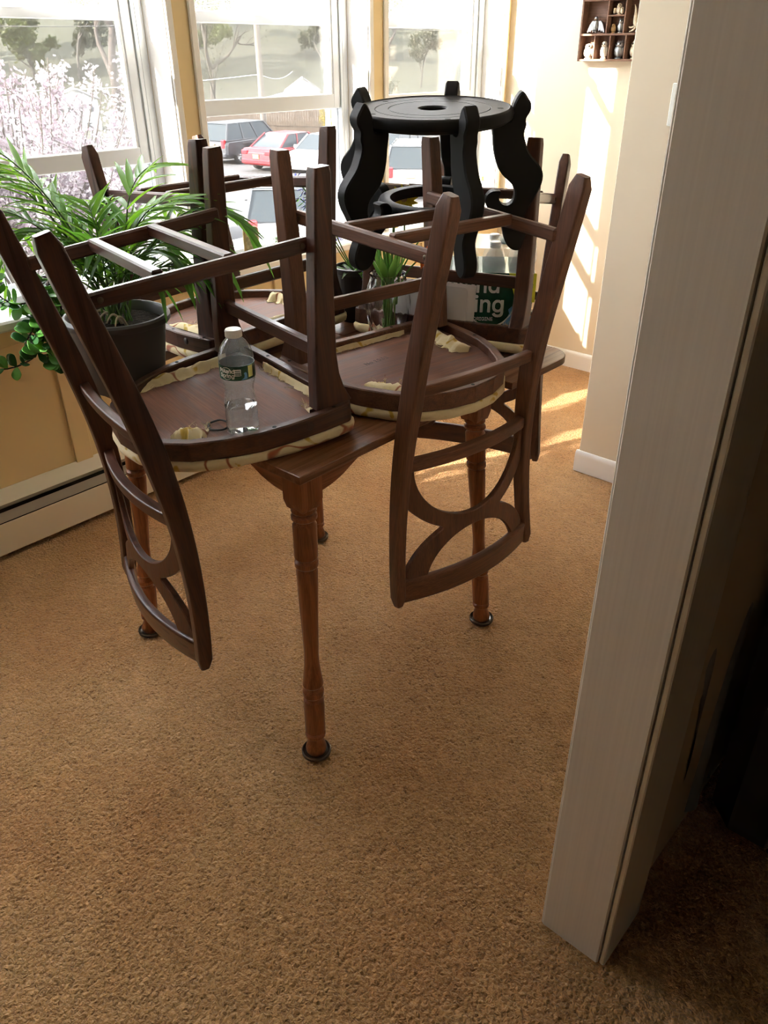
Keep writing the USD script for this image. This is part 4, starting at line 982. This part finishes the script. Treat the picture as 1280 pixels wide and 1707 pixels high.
# ------------------------------------------------------------------ shadow box of owls on the back wall
BX0, BX1, BZ0, BZ1, BD_ = -1.972, -1.592, 1.366, 1.79, .048
by1 = YB - .001; by0 = by1 - BD_
sb = thing('shadow_box', 'brown wooden shadow box with small compartments on the back wall', 'shadow box', (BX0, by1, BZ0))
sl = lambda m: xf(m, None, (-BX0, -by1, -BZ0))
T_ = .008
obj('back_panel', sl(bx(BX0, BX1, by1 - .004, by1, BZ0, BZ1, .0005)), 'box_wood', sb)
for a in ((BX0, BX0 + T_, BZ0, BZ1), (BX1 - T_, BX1, BZ0, BZ1)): obj('side', sl(bx(a[0], a[1], by0, by1 - .004, a[2], a[3], .001)), 'box_wood', sb)
R1, R2, R3 = BZ0 + .093, BZ0 + .216, BZ0 + .31                     # shelf heights
for z in (BZ0, R1, R2, R3, BZ1 - T_): obj('shelf', sl(bx(BX0 + T_, BX1 - T_, by0, by1 - .004, z, z + T_, .001)), 'box_wood', sb)
col = (BX1 - BX0) / 5.2
for x in (1, 2, 3, 4): obj('divider', sl(bx(BX0 + .071 * x, BX0 + .071 * x + .006, by0, by1 - .004, BZ0 + T_, R1, .001)), 'box_wood', sb)
for x in (.119, .197, .30): obj('divider', sl(bx(BX0 + x, BX0 + x + .006, by0, by1 - .004, R1 + T_, R2, .001)), 'box_wood', sb)
obj('half_shelf', sl(bx(BX0 + .125, BX0 + .197, by0, by1 - .004, R1 + .067, R1 + .073, .001)), 'box_wood', sb)
for x in (.119, .20, .29): obj('divider', sl(bx(BX0 + x, BX0 + x + .006, by0, by1 - .004, R2 + T_, R3, .001)), 'box_wood', sb)


def owl(x, z, h, mt, label, ears=True, slim=1.0, group=None):
    o = thing('owl_figurine', label, 'figurine', (BX0 + x, by0 + .022, z + .0006))
    w = h * .30 * slim
    body = [ball((0, 0, h * .40), 1, 2, (w, w * .85, h * .36)), ball((0, -w * .08, h * .78), 1, 2, (w * .86, w * .78, h * .2)), lathe([(0, 0), (w * .8, 0), (w * .8, h * .05), (w * .5, h * .09), (0, h * .09)], 16)]
    for s in (-1, 1):
        body.append(ball((s * w * .85, w * .1, h * .42), 1, 2, (w * .3, w * .5, h * .27)))
        if ears: body.append(lathe([(0, 0), (w * .26, 0), (0, h * .16)], 8, (s * w * .5, 0, h * .90)))
    obj('body', body, mt, o)
    for s in (-1, 1):
        obj('eye', ball((s * w * .36, -w * .72, h * .82), w * .2, 1), 'eye_black', o)
    obj('beak', lathe([(0, -h * .06), (w * .10, 0), (0, h * .03)], 8, (0, -w * .86, h * .76)), 'figure_tan', o)
    return o


B1 = BZ0 + T_; B2 = R1 + T_; B3 = R2 + T_
owl(.040, B1, .058, 'figure_stone', 'plump grey-brown owl figurine in the bottom corner of the shadow box', False, 1.15)
owl(.112, B1, .066, 'figure_white', 'slim white barn owl figurine in the second bottom compartment', False, .72)
owl(.183, B1, .066, 'figure_pewter', 'pewter owl figurine with tufted ears in a bottom compartment', True, 1.0)
owl(.255, B1, .066, 'figure_cream', 'cream owl figurine half hidden by the pier edge', True, 1.05)
o1 = owl(.160, R1 + .073, .040, 'figure_cream', 'little group of cream owls on the half shelf', False, 1.0)
for dx, k in ((-.018, .7), (.016, .75)): obj('chick', [ball((dx, -.004, .012 * k + .002), 1, 2, (.009 * k, .008 * k, .013 * k)), ball((dx, -.005, .027 * k), .0075 * k, 2)], 'figure_cream', o1)
owl(.143, B2, .034, 'figure_tan', 'small amber owl figurine under the half shelf', False, .95)
owl(.176, B2, .052, 'figure_pewter', 'silvery owl figurine under the half shelf beside the amber one', True, .8)
eg = thing('eagle_figurine', 'pewter bird figurine with spread wings', 'figurine', (BX0 + .062, by0 + .022, B2 + .0006))
obj('body', [ball((0, 0, .028), 1, 2, (.011, .011, .022)), ball((0, -.003, .053), .0085, 2), ball((-.006, -.006, .006), 1, 1, (.006, .009, .005)), ball((.006, -.006, .006), 1, 1, (.006, .009, .005))], 'figure_pewter', eg)
for s in (-1, 1):
    P = Polygon([(.004, .045), (.020, .046), (.030, .034), (.040, .010), (.042, .002), (.034, .004), (.030, .010), (.026, .004), (.020, .012), (.014, .008), (.008, .018)])
    m = xf(ext(P, .006, .001), R_up, (0, .006, 0)); m.apply_transform(np.diag([s, 1, 1, 1.0]))
    if m.volume < 0: m.invert()
    obj('wing', m, 'figure_pewter', eg)
obj('beak', lathe([(0, -.006), (.003, 0), (0, .002)], 8, (0, -.0115, .052)), 'figure_tan', eg)
lz = thing('branch_figurine', 'cream driftwood-like creature figurine with a raised tail', 'figurine', (BX0 + .245, by0 + .022, B2 + .0006))
obj('body', [tube(spline([(.04, .004, .024), (.02, 0, .027), (0, 0, .030), (-.006, -.002, .044), (-.010, 0, .070), (-.019, 0, .098)], 20), np.interp(np.linspace(0, 1, 20), [0, .3, .5, .7, 1], [.010, .014, .010, .006, .0015]), 10)], 'figure_cream', lz)
for P in ([(0, 0, .03), (-.012, -.006, .02), (-.024, -.006, .019), (-.030, -.006, .021)], [(0, 0, .03), (-.006, -.01, .012), (-.016, -.01, .006), (-.024, -.01, .004)], [(.01, 0, .025), (.008, -.008, .012), (.004, -.01, .003)], [(.04, .004, .024), (.046, 0, .012), (.044, -.004, .003)]):
    obj('limb', tube(spline(P, 10), np.linspace(.005, .0025, 10), 8), 'figure_cream', lz)
bd = thing('stone_bird_figurine', 'long grey bird figurine lying on the upper shelf of the shadow box', 'figurine', (BX0 + .075, by0 + .022, B3 + .0006))
obj('body', [ball((0, 0, .014), 1, 2, (.030, .012, .013)), ball((-.03, 0, .024), .010, 2)], 'figure_stone', bd); obj('beak', lathe([(0, 0), (.004, 0), (0, .010)], 8, (-.038, -.004, .022)), 'figure_tan', bd)
owl(.033, B3, .05, 'figure_white', 'white owl figurine on the upper shelf of the shadow box', False, .8)
owl(.150, B3, .05, 'figure_pewter', 'dark pewter owl figurine on the upper shelf', True, .9)
owl(.180, B3, .045, 'figure_tan', 'tan owl figurine on the upper shelf', False, .85)
owl(.245, B3, .05, 'figure_cream', 'cream owl figurine on the upper shelf near the pier', True, .9)

# ------------------------------------------------------------------ the dark room beside the wall end
so = thing('armchair', 'black upholstered armchair in the dark room', 'armchair', (.28, 1.62, 0))
obj('seat_block', cham(.84, .78, .34, .03, (0, 0, .20)), 'dark_fabric', so)
obj('back', cham(.84, .2, .86, .06, (0, .36, .46)), 'dark_fabric', so)
for s in (-1, 1): obj('armrest', cham(.17, .82, .58, .05, (s * .42, 0, .31)), 'dark_fabric', so)
obj('seat_cushion', cham(.64, .64, .14, .05, (0, -.06, .43)), 'dark_fabric', so)
for x in (-.36, .36):
    for y in (-.33, .33): obj('foot', cham(.05, .05, .035, .005, (x, y, .0145)), 'box_wood', so)
gx, gy = np.meshgrid(np.linspace(0, 1, 30), np.linspace(0, 1, 22), indexing='ij')
Zc = np.where(gx < .62, .60 - .55 * (gx / .62) ** 1.0, .05 - .03 * (gx - .62) / .38)
Xc = np.where(gx < .62, -.238 - .03 * gx, -.257 - .13 * (gx - .62))
Z_ = .62 - gx * .59; X_ = .28 - .5325 + .018 * np.sin(gy * 9 + gx * 4) * gx - .012; Y_ = 1.62 - .42 + gy * .26 * (1 - .35 * gx) + .10 * gx - .12
V = np.stack([X_, Y_, Z_], -1).reshape(-1, 3); i, j = np.meshgrid(np.arange(29), np.arange(21), indexing='ij'); a = (i * 22 + j).ravel(); F = np.vstack([np.stack([a, a + 22, a + 23], 1), np.stack([a, a + 23, a + 1], 1)])
top_ = np.array([[.28 - .5325 - .012 + k * .2, 0, 0] for k in (0, 1)])
sheet = trimesh.Trimesh(np.vstack([V, V - [.003, 0, 0]]), np.vstack([F, F[:, ::-1] + len(V)]), process=False)
obj('throw_blanket', sheet, 'grey_cloth', label='grey cloth hanging down the side of the black armchair', cat='blanket', smooth=True)

# ------------------------------------------------------------------ outside: car park, houses, trees, hill
GZ = -3.0
plain('asphalt', (.075, .075, .08), rough=.9, var=.12, vscale=.6)
plain('concrete', (.45, .43, .40), rough=.9, var=.08, vscale=1.2)
plain('lawn', (.045, .085, .014), rough=.95, var=.25, vscale=1.5)
plain('hill_ground', (.028, .030, .018), rough=.95, var=.25, vscale=.05)
plain('paint_red', (.22, .012, .02), rough=.35, coat=.12)
plain('paint_white', (.45, .46, .47), rough=.35, coat=.12)
plain('paint_black', (.035, .038, .045), rough=.35, coat=.12)
plain('paint_silver', (.26, .27, .29), rough=.3, metal=.3, coat=.5)
plain('paint_blue', (.16, .24, .33), rough=.3, coat=.5)
plain('car_window', (.03, .04, .048), rough=.2, spec=.25)
plain('tyre', (.02, .02, .02), rough=.8)
plain('alloy', (.5, .51, .52), rough=.3, metal=.8)
plain('tail_light', (.5, .02, .03), rough=.2, coat=.5)
plain('head_light', (.75, .78, .8), rough=.1, coat=.6)
plain('plate_yellow', (.8, .62, .15), rough=.4)
plain('house_white', (.50, .50, .49), rough=.7)
plain('roof_grey', (.10, .10, .105), rough=.9)
plain('house_glass', (.06, .07, .08), rough=.1)
plain('fence_brown', (.075, .057, .043), rough=.9, var=.2, vscale=3)
plain('pole_wood', (.12, .105, .09), rough=.9)
plain('wire_dark', (.06, .06, .06), rough=.7)


def heightfield(f, x, y, m, name, label=None):
    X, Y = np.meshgrid(x, y, indexing='ij'); Z = f(X, Y); nx, ny = X.shape; i, j = np.meshgrid(np.arange(nx - 1), np.arange(ny - 1), indexing='ij'); a = (i * ny + j).ravel()
    return struct(name, trimesh.Trimesh(np.stack([X, Y, Z], -1).reshape(-1, 3), np.vstack([np.stack([a, a + ny, a + ny + 1], 1), np.stack([a, a + ny + 1, a + 1], 1)]), process=False), m, label=label, smooth=True)


AX = np.array([-.77, .64])                                 # the view axis outdoors


def hill_z(X, Y):
    d = X * AX[0] + Y * AX[1]
    n = meshkit.fbm(np.stack([X * .02, Y * .02, X * 0], -1), 3, 2)
    return GZ - .08 - 5.2 * np.clip((d - 52) / 80, 0, 1) + np.where(d > 150, np.maximum(d - 150, 0) ** 1.04 * .30, 0) + (n - .5) * np.clip((d - 150) * .12, 0, 10)


def ground_at(p): return float(hill_z(np.array([p[0]]), np.array([p[1]]))[0])


heightfield(lambda X, Y: np.full(X.shape, GZ), np.linspace(-43, -4.2, 8), np.linspace(-40, 62, 8), 'asphalt', 'ground')
heightfield(hill_z, np.linspace(-400, -4, 130), np.linspace(-90, 380, 150), 'hill_ground', 'hillside')
lw = struct('lawn', ext(Polygon([(-25, -12), (-4.3, -12), (-4.3, 6.5), (-12, 6.9), (-19.2, 7.3), (-24.5, 6.0)]), .05, .01, GZ + .002), 'lawn', label='strip of bright green lawn below the windows')
struct('paving', ext(Polygon([(-11.5, -14), (-2.9, -14), (-2.9, 30), (-11.5, 30)]), .04, .005, GZ + .03), 'concrete', label='pale concrete paving along the building')
struct('outer_wall', bx(XW - .30, XW - .161, -6, 8, GZ, SILL - .06, 0), 'house_white')


def car(name, label, at, heading, paint, kind='sedan'):
    c = thing(name, label, 'car', (at[0], at[1], GZ + .005), rz=heading, group='cars in the car park')
    suv = kind == 'suv'; Lc, Wc, Hb, Ht = (4.6, 1.86, 1.02, 1.70) if suv else (4.7, 1.80, .92, 1.42)
    wb, wr = 1.38, .345 if suv else .32
    low = [(-Lc / 2, .42), (-Lc / 2 + .03, Hb - .16), (-Lc / 2 + .16, Hb), (-.5, Hb + .03), (.95, Hb), (Lc / 2 - .45, Hb - .12), (Lc / 2 - .06, Hb - .30), (Lc / 2, .45), (Lc / 2 - .10, .24), (-Lc / 2 + .12, .26)]
    body = Polygon(low).buffer(-.05).buffer(.05, 4)
    for x in (-wb, wb): body = body.difference(Point(x, wr).buffer(wr + .055, 16))
    Rb = np.array([[1, 0, 0], [0, 0, 1], [0, 1, 0]], float)
    m = xf(ext(body, Wc, .09, -Wc / 2), Rb)
    if m.volume < 0: m.invert()
    obj('body', m, paint, c, smooth=40)
    if suv: b0, t0 = (-Lc / 2 + .10, 1.15), (-Lc / 2 + .42, .45)
    else: b0, t0 = (-1.75, 1.12), (-.95, .38)
    y0, y1 = Wc / 2 - .06, Wc / 2 - .24
    cab = hull([(x, s * y, z) for (xa, xb), y, z in ((b0, y0, Hb - .02), (t0, y1, Ht)) for x in (xa, xb) for s in (-1, 1)])
    obj('windows', cab, 'car_window', c)
    roof = hull([(x, s * y, z) for (xa, xb), y, z in (((t0[0] - .05, t0[1] + .04), y1 + .02, Ht - .035), ((t0[0] + .12, t0[1] - .12), y1 - .10, Ht + .03)) for x in (xa, xb) for s in (-1, 1)])
    pil = [roof]
    for s in (-1, 1):
        for xb_, xt_ in ((b0[0], t0[0]), (b0[1], t0[1])): pil.append(bar((xb_, s * y0, Hb - .02), (xt_, s * y1, Ht), .07, .09, (1, 0, 0), .02))
        for f_ in ((.33, .62) if suv else (.42,)):
            pil.append(bar((b0[0] + (b0[1] - b0[0]) * f_, s * (y0 + .004), Hb - .02), (t0[0] + (t0[1] - t0[0]) * f_, s * (y1 + .006), Ht), .05, .06, (1, 0, 0), .01))
        pil.append(bar((b0[0], s * y0, Hb - .01), (b0[1], s * y0, Hb - .01), .06, .05, (0, 0, 1), .01))
    obj('roof', pil, paint, c)
    for x in (-wb, wb):
        for s in (-1, 1):
            Rw = rot('x', -90 * s); ty = obj('wheel', xf(lathe([(wr * .66, -.09), (wr * .92, -.10), (wr, -.075), (wr, .075), (wr * .92, .10), (wr * .66, .09), (wr * .64, 0), (wr * .66, -.09)], 28), Rw, (x, s * (Wc / 2 - .11), wr)), 'tyre', c)
            sp = [lathe([(0, .03), (wr * .66, .04), (wr * .66, .055), (0, .045)], 24)] + [bar((wr * .08 * math.cos(a), wr * .08 * math.sin(a), .075), (wr * .66 * math.cos(a), wr * .66 * math.sin(a), .085), .075, .03, (0, 0, 1), .01) for a in np.linspace(0, 2 * math.pi, 5, endpoint=False)]
            obj('rim', xf(cat_(sp), Rw, (x, s * (Wc / 2 - .11), wr)), 'alloy', ty)
    for s in (-1, 1):
        obj('tail_light', cham(.16, .34 if not suv else .20, .17 if not suv else .34, .03, (-Lc / 2 + .07, s * (Wc / 2 - .24), Hb - .14)), 'tail_light', c)
        obj('head_light', cham(.34, .30, .14, .04, (Lc / 2 - .22, s * (Wc / 2 - .20), Hb - .27)), 'head_light', c)
        obj('mirror', cham(.12, .20, .13, .03, (b0[1] - .22, s * (Wc / 2 + .06), Hb + .06)), paint, c)
    obj('number_plate', cham(.02, .34, .16, .005, (-Lc / 2 - .005, 0, .62 if not suv else .80)), 'plate_yellow', c)
    obj('bumper', cham(.16, Wc * .94, .20, .05, (-Lc / 2 + .03, 0, .42)), paint, c)
    return c


R90 = math.pi / 2
car('red_sedan', 'red sedan seen from its rear corner in the car park', (-28.6, 25.9), R90 + .12, 'paint_red')
car('white_sedan', 'white sedan with alloy wheels facing the red sedan in the car park', (-26.6, 26.1), -R90 + .20, 'paint_white')
car('black_suv', 'black sport utility car parked just beyond the red sedan', (-32.3, 26.4), R90 + .12, 'paint_black', 'suv')
car('dark_hatchback', 'dark car with a pale roof beyond the black sport utility car', (-36.6, 26.6), R90 + .1, 'paint_blue')
car('silver_wagon', 'silver car parked close below the middle window', (-18.2, 12.5), math.radians(141), 'paint_silver')
car('silver_suv', 'silver sport utility car seen from behind, nearest the building', (-16.2, 14.3), math.radians(137), 'paint_silver', 'suv')
car('dark_suv', 'dark sport utility car below the window beyond the plant stand', (-24.2, 27.6), -R90 + .3, 'paint_black', 'suv')
car('grey_suv', 'grey sport utility car seen from behind through the far window', (-19.8, 23.9), math.radians(126), 'paint_silver', 'suv')
car('black_wagon', 'black car with a lit red lamp beside the grey sport utility car', (-19.3, 28.0), math.radians(124), 'paint_black')
car('blue_sedan', 'blue-grey car half hidden under the blossom', (-21.5, 11.5), R90 + .3, 'paint_blue')

# brown board fence beyond the cars, with a yellow-flowering shrub
f0, f1 = np.array([-46.0, 32.0]), np.array([-27.0, 48.0]); fd = (f1 - f0) / np.linalg.norm(f1 - f0); fl = np.linalg.norm(f1 - f0); fa = math.atan2(fd[1], fd[0])
fe = thing('board_fence', 'brown board fence closing the car park behind the cars', 'fence', (*f0, GZ), rz=fa)
nb_ = int(fl / .152)
for k in range(0, nb_):
    m = cham(.145, .022, 1.85 + .02 * ((k * 7) % 3), .004, (k * .152 + .07, 0, .95))
    obj('board', m, 'fence_brown', fe)
for z in (.35, 1.55): obj('rail', cham(fl, .05, .09, .005, (fl / 2, .04, z)), 'fence_brown', fe)
for k in range(0, int(fl / 2.4) + 1): obj('post', cham(.1, .1, 1.95, .01, (k * 2.4, .09, .975)), 'fence_brown', fe)


def house(name, label, at, rz, w, d, h, gable, lean=None):
    H_ = thing(name, label, 'house', at, rz=rz)
    obj('wall', [cham(w, d, h, .01, (0, 0, h / 2)), hull([(-w / 2, -d / 2, h), (w / 2, -d / 2, h), (0, -d / 2, h + gable), (-w / 2, d / 2, h), (w / 2, d / 2, h), (0, d / 2, h + gable)])], 'house_white', H_)
    sl_ = math.hypot(w / 2, gable)
    for s in (-1, 1):
        obj('roof', hull([(s * (w / 2 + .35), y, h - .35 * gable / (w / 2) + o) for y in (-d / 2 - .35, d / 2 + .35) for o in (0, .16)] + [(0, y, h + gable + o) for y in (-d / 2 - .35, d / 2 + .35) for o in (.02, .18)]), 'house_white' if s < 0 else 'roof_grey', H_)
    for x in np.linspace(-w / 2 + 1.0, w / 2 - 1.0, 4):
        f = obj('window', cham(1.0, .12, 1.25, .02, (x, -d / 2 - .02, h - 1.15)), 'house_white', H_); obj('pane', cham(.78, .14, 1.02, .01, (x, -d / 2 - .02, h - 1.15)), 'house_glass', f)
    for x in (-w / 2 + 1.4, w / 2 - 1.6):
        f = obj('window', cham(1.1, .12, 1.3, .02, (x, -d / 2 - .02, h - 3.6)), 'house_white', H_); obj('pane', cham(.88, .14, 1.08, .01, (x, -d / 2 - .02, h - 3.6)), 'house_glass', f)
    if lean:
        lw_, lh = lean
        obj('wing', hull([(-w / 2 - lw_, y, 0) for y in (-d / 2 + .6, d / 2)] + [(-w / 2, y, 0) for y in (-d / 2 + .6, d / 2)] + [(-w / 2 - lw_, y, lh) for y in (-d / 2 + .6, d / 2)] + [(-w / 2, y, lh + 1.5) for y in (-d / 2 + .6, d / 2)]), 'house_white', H_)
        obj('wing_roof', hull([(-w / 2 - lw_ - .3, y, lh - .1 + o) for y in (-d / 2 + .3, d / 2 + .2) for o in (0, .15)] + [(-w / 2, y, lh + 1.5 + o) for y in (-d / 2 + .3, d / 2 + .2) for o in (0, .15)]), 'house_white', H_)
        for x in (-w / 2 - lw_ * .75, -w / 2 - lw_ * .5, -w / 2 - lw_ * .2):
            f = obj('window', cham(.7, .12, 1.2, .02, (x, -d / 2 + .58, lh - .8)), 'house_white', H_); obj('pane', cham(.5, .14, .98, .01, (x, -d / 2 + .58, lh - .8)), 'house_glass', f)
    return H_


def spot(px_az, dist, z=GZ): a = math.radians(px_az); return (-math.sin(a) * dist, math.cos(a) * dist, z)


for nm, lb, az, ds, rz_, w_, d_, h_, g_, ln in (('gabled_house', 'white gabled house with a lower wing across the road', 46.9, 150, 47, 5.4, 7.0, 4.6, 1.7, (6.4, 2.6)), ('white_house', 'white house half hidden behind the pink blossom', 61.0, 140, 61, 6.4, 7.0, 4.2, 1.3, None), ('grey_house', 'low grey-roofed house beside the gabled house', 42.4, 146, 20, 6.0, 8.0, 2.6, 2.2, None)):
    q = spot(az, ds); house(nm, lb, (q[0], q[1], ground_at(q) - .1), math.radians(rz_), w_, d_, h_, g_, ln)

pl = spot(49.55, 52)
up_ = thing('utility_pole', 'tall wooden utility pole beyond the car park', 'utility pole', pl)
obj('pole', lathe([(0, 0), (.19, 0), (.13, 11.5), (0, 11.5)], 14), 'pole_wood', up_); obj('cross_arm', cham(2.6, .12, .14, .01, (0, 0, 10.6)), 'pole_wood', up_)
for k, x in enumerate((-1.1, -.4, .4, 1.1)): obj('insulator', lathe([(0, 0), (.05, 0), (.05, .12), (.03, .16), (0, .16)], 10, (x, 0, 10.67)), 'house_white', up_)
for k, (z0, za, zb, lab_) in enumerate(((7.1, 7.6, 6.4, 'thin dark overhead cable crossing high behind the windows'), (6.3, 6.6, 5.9, 'thin dark overhead cable just under the upper one'), (1.95, 2.4, 2.1, 'low pale overhead cable reaching the gabled house'))):
    A, B, C = np.array([*spot(76, 60)[:2], GZ + za - .3]), np.array([pl[0], pl[1], GZ + z0 - .3]), np.array([*spot(20, 66)[:2], GZ + zb - .3])
    if k == 2: A, C = np.array([*spot(70, 62)[:2], GZ + 2.6]), np.array([*spot(47.5, 72)[:2], GZ + 3.2]); B = np.array([pl[0], pl[1], GZ + 3.4])
    P = [A + (B - A) * t - [0, 0, .9 * 4 * t * (1 - t) * .4] for t in np.linspace(0, 1, 14)] + [B + (C - B) * t - [0, 0, .9 * 4 * t * (1 - t) * .4] for t in np.linspace(.07, 1, 14)]
    obj('overhead_cable', tube(P, .022, 5), 'wire_dark' if k < 2 else 'house_white', label=lab_, cat='cable')


def quads(C, D, sz, rng):
    """small two-triangle leaves at C, random orientation biased to D"""
    n = len(C); a = rng.normal(size=(n, 3)); a /= np.linalg.norm(a, axis=1, keepdims=True); b = np.cross(a, rng.normal(size=(n, 3))); b /= np.linalg.norm(b, axis=1, keepdims=True)
    s = sz * rng.uniform(.6, 1.3, (n, 1)); V = np.stack([C - a * s, C - b * s * .6, C + a * s, C + b * s * .6], 1).reshape(-1, 3); k = np.arange(n)[:, None] * 4
    return V, np.vstack([k + [0, 1, 2], k + [0, 2, 3]])


def tree(name, label, h, seed, leafm, nleaf, leafsz, spread, at, group, first=.3, barkm='bark_grey', r0=None):
    rng = np.random.default_rng(seed); br, ends = [], []
    def grow(p, d, L, r, lvl):
        n = 6; P = [p]
        for i in range(n): d = d + rng.normal(0, .10, 3) + [0, 0, .03]; d /= np.linalg.norm(d); P.append(P[-1] + d * L / n)
        P = np.array(P); br.append(tube(P, np.linspace(r, r * .55, n + 1), 6 if lvl < 2 else 4))
        if lvl >= 2: ends.extend(P[2:])
        if lvl < 4:
            for k in range(rng.integers(2, 4) + (lvl < 2)):
                q = rng.integers(2 if lvl else int(n * first), n + 1); dd = d + rng.normal(0, spread, 3) + [0, 0, .25]; dd /= np.linalg.norm(dd)
                grow(P[q], dd, L * rng.uniform(.5, .72), r * rng.uniform(.42, .6), lvl + 1)
    t = thing(name, label, 'tree', at, group=group)
    grow(np.zeros(3), np.array([0, 0, 1.0]), h * .5, r0 or h * .021, 0)
    obj('trunk', br, barkm, t, smooth=True)
    E = np.array(ends); C = E[rng.integers(0, len(E), nleaf)] + rng.normal(0, h * .022, (nleaf, 3))
    obj('foliage', quads(C, None, leafsz, rng), leafm, t, kind='stuff', smooth=False)
    return t


G_ = 'spring trees on the hillside'
protos = [tree('hillside_tree', 'leafing spring tree on the hillside across the road', 13, 31, 'tree_leaf_pale', 4200, .32, .62, (*spot(45.5, 172)[:2], 0), G_), tree('hillside_tree', 'leafing spring tree on the hillside across the road', 15, 32, 'tree_leaf_lime', 4600, .32, .55, (*spot(53.4, 172)[:2], 0), G_), tree('hillside_tree', 'leafing spring tree on the hillside across the road', 12, 33, 'tree_leaf_pale', 3000, .30, .7, (*spot(36, 174)[:2], 0), G_), tree('hillside_tree', 'leafing spring tree on the hillside across the road', 17, 34, 'tree_leaf_lime', 5200, .34, .5, (*spot(63, 172)[:2], 0), G_)]
for p_ in protos:
    o = p_.GetAttribute('xformOp:translate'); q = o.Get(); o.Set(Gf.Vec3d(q[0], q[1], float(hill_z(np.array([q[0]]), np.array([q[1]]))[0]) - .2))
rt = np.random.default_rng(12)
where_ = ['near the gabled house', 'above the white house', 'beyond the car park fence', 'high on the slope', 'at the foot of the slope', 'behind the utility pole', 'among bare trunks', 'beside a paler tree']
k = 0
for row, (dist, step) in enumerate(((166, 4.1), (184, 4.4), (203, 4.7), (224, 5.2), (248, 5.8))):
    for az in np.arange(27.5 + row * 1.3, 74, step):
        if row < 2 and any(abs(az - q) < 2.6 - row * .8 for q in (45.5, 53.4, 36, 63)): continue
        q = spot(az + rt.uniform(-.5, .5), dist + rt.uniform(-3, 3)); s = rt.uniform(.95, 1.25)
        dup(protos[k % 4], (q[0], q[1], ground_at(q) - .2), rt.uniform(0, 6.28), scale=(s * .85, s * .85, s * rt.uniform(.95, 1.2))); k += 1
tree('roadside_tree', 'bare-limbed tree with a forked trunk beside the white house', 13, 51, 'tree_leaf_lime', 3000, .10, .5, (*spot(58.4, 58)[:2], ground_at(spot(58.4, 58)) - .1), None, .35, 'bark_dark', .36)
tree('slender_tree', 'thin bare tree left of the utility pole', 11, 52, 'tree_leaf_pale', 700, .08, .45, (*spot(52.6, 66)[:2], ground_at(spot(52.6, 66)) - .1), None)
tree('leaning_tree', 'pale leafing tree behind the fence near the gabled house', 10, 53, 'tree_leaf_pale', 2600, .09, .6, (*spot(41.6, 62)[:2], ground_at(spot(41.6, 62)) - .1), None)
tree('window_tree', 'branchy spring tree filling the far window', 11, 54, 'tree_leaf_pale', 3000, .09, .6, (*spot(35.6, 47)[:2], ground_at(spot(35.6, 47)) - .1), None)
tree('fence_tree', 'bare tree with yellow-green buds seen through the far window', 9, 55, 'tree_leaf_lime', 2200, .08, .6, (*spot(30.5, 50)[:2], GZ - .05), None)
rf = np.random.default_rng(61)
fy = thing('forsythia_shrub', 'yellow-flowering shrub in front of the board fence', 'shrub', spot(44.6, 51.5))
obj('branches', [tube(spline([(0, 0, 0), (math.cos(a) * .5, math.sin(a) * .5, 1.0), (math.cos(a) * 1.1, math.sin(a) * 1.1, rf.uniform(1.2, 2.0))], 6), np.linspace(.03, .008, 6), 4) for a in np.linspace(0, 6.28, 16)], 'bark_grey', fy)
c = rf.normal(0, 1, (2600, 3)); c /= np.linalg.norm(c, axis=1, keepdims=True); c *= rf.uniform(.4, 1, (2600, 1)) ** .4 * [1.25, 1.25, 1.0]; c[:, 2] += 1.15
obj('blossom', quads(c, None, .055, rf), 'forsythia_leaf', fy, kind='stuff', smooth=False)

# the pink blossoming cherry close to the building
rc = np.random.default_rng(77)
CH = spot(66.5, 13.6)
ch = thing('cherry_tree', 'cherry tree covered in pale pink blossom just outside the nearest window', 'tree', CH)
br, C1, C2 = [tube([(0, 0, 0), (.05, .02, .7), (0, .1, 1.4)], [.16, .13, .11], 10)], [], []
for k in range(210):
    az = rc.uniform(0, 2 * math.pi); rr_ = 3.3 * math.sqrt(rc.uniform(0.02, 1)); e = np.array([math.cos(az) * rr_, math.sin(az) * rr_, 0])
    base = np.array([e[0] * .25, e[1] * .25, 1.4 + rc.uniform(0, .8)]); topz = 4.45 - .16 * rr_ ** 2 * .55 + rc.uniform(-1.3, .35); mid = np.array([e[0] * .72, e[1] * .72, (base[2] + topz) * .5 - .1]); tip = np.array([e[0], e[1], max(topz, 2.2)])
    Q = spline([base, mid, tip], 14); br.append(tube(Q, np.linspace(.024, .006, 14), 4))
    for s in range(3):
        q = Q[rc.integers(5, 13)]; d = np.array([rc.normal(0, .35), rc.normal(0, .35), rc.uniform(.2, .8)]); q2 = q + d * rc.uniform(.5, 1.0); S_ = np.linspace(q, q2, 8); br.append(tube(S_, np.linspace(.009, .003, 8), 3))
        n = 60; t = rc.uniform(0, 1, n)[:, None]; (C1 if rc.random() < .5 else C2).append(q + (q2 - q) * t + rc.normal(0, .045, (n, 3)))
    n = 85; t = rc.uniform(.3, 1, n); ii = (t * 13).astype(int); (C1 if rc.random() < .5 else C2).append(Q[ii] + rc.normal(0, .06, (n, 3)))
obj('branches', br, 'bark_dark', ch, smooth=True)
for C, mt in ((C1, 'blossom_pink'), (C2, 'blossom_white')): obj('blossom', quads(np.vstack(C), None, .036, rc), mt, ch, kind='stuff', smooth=False)
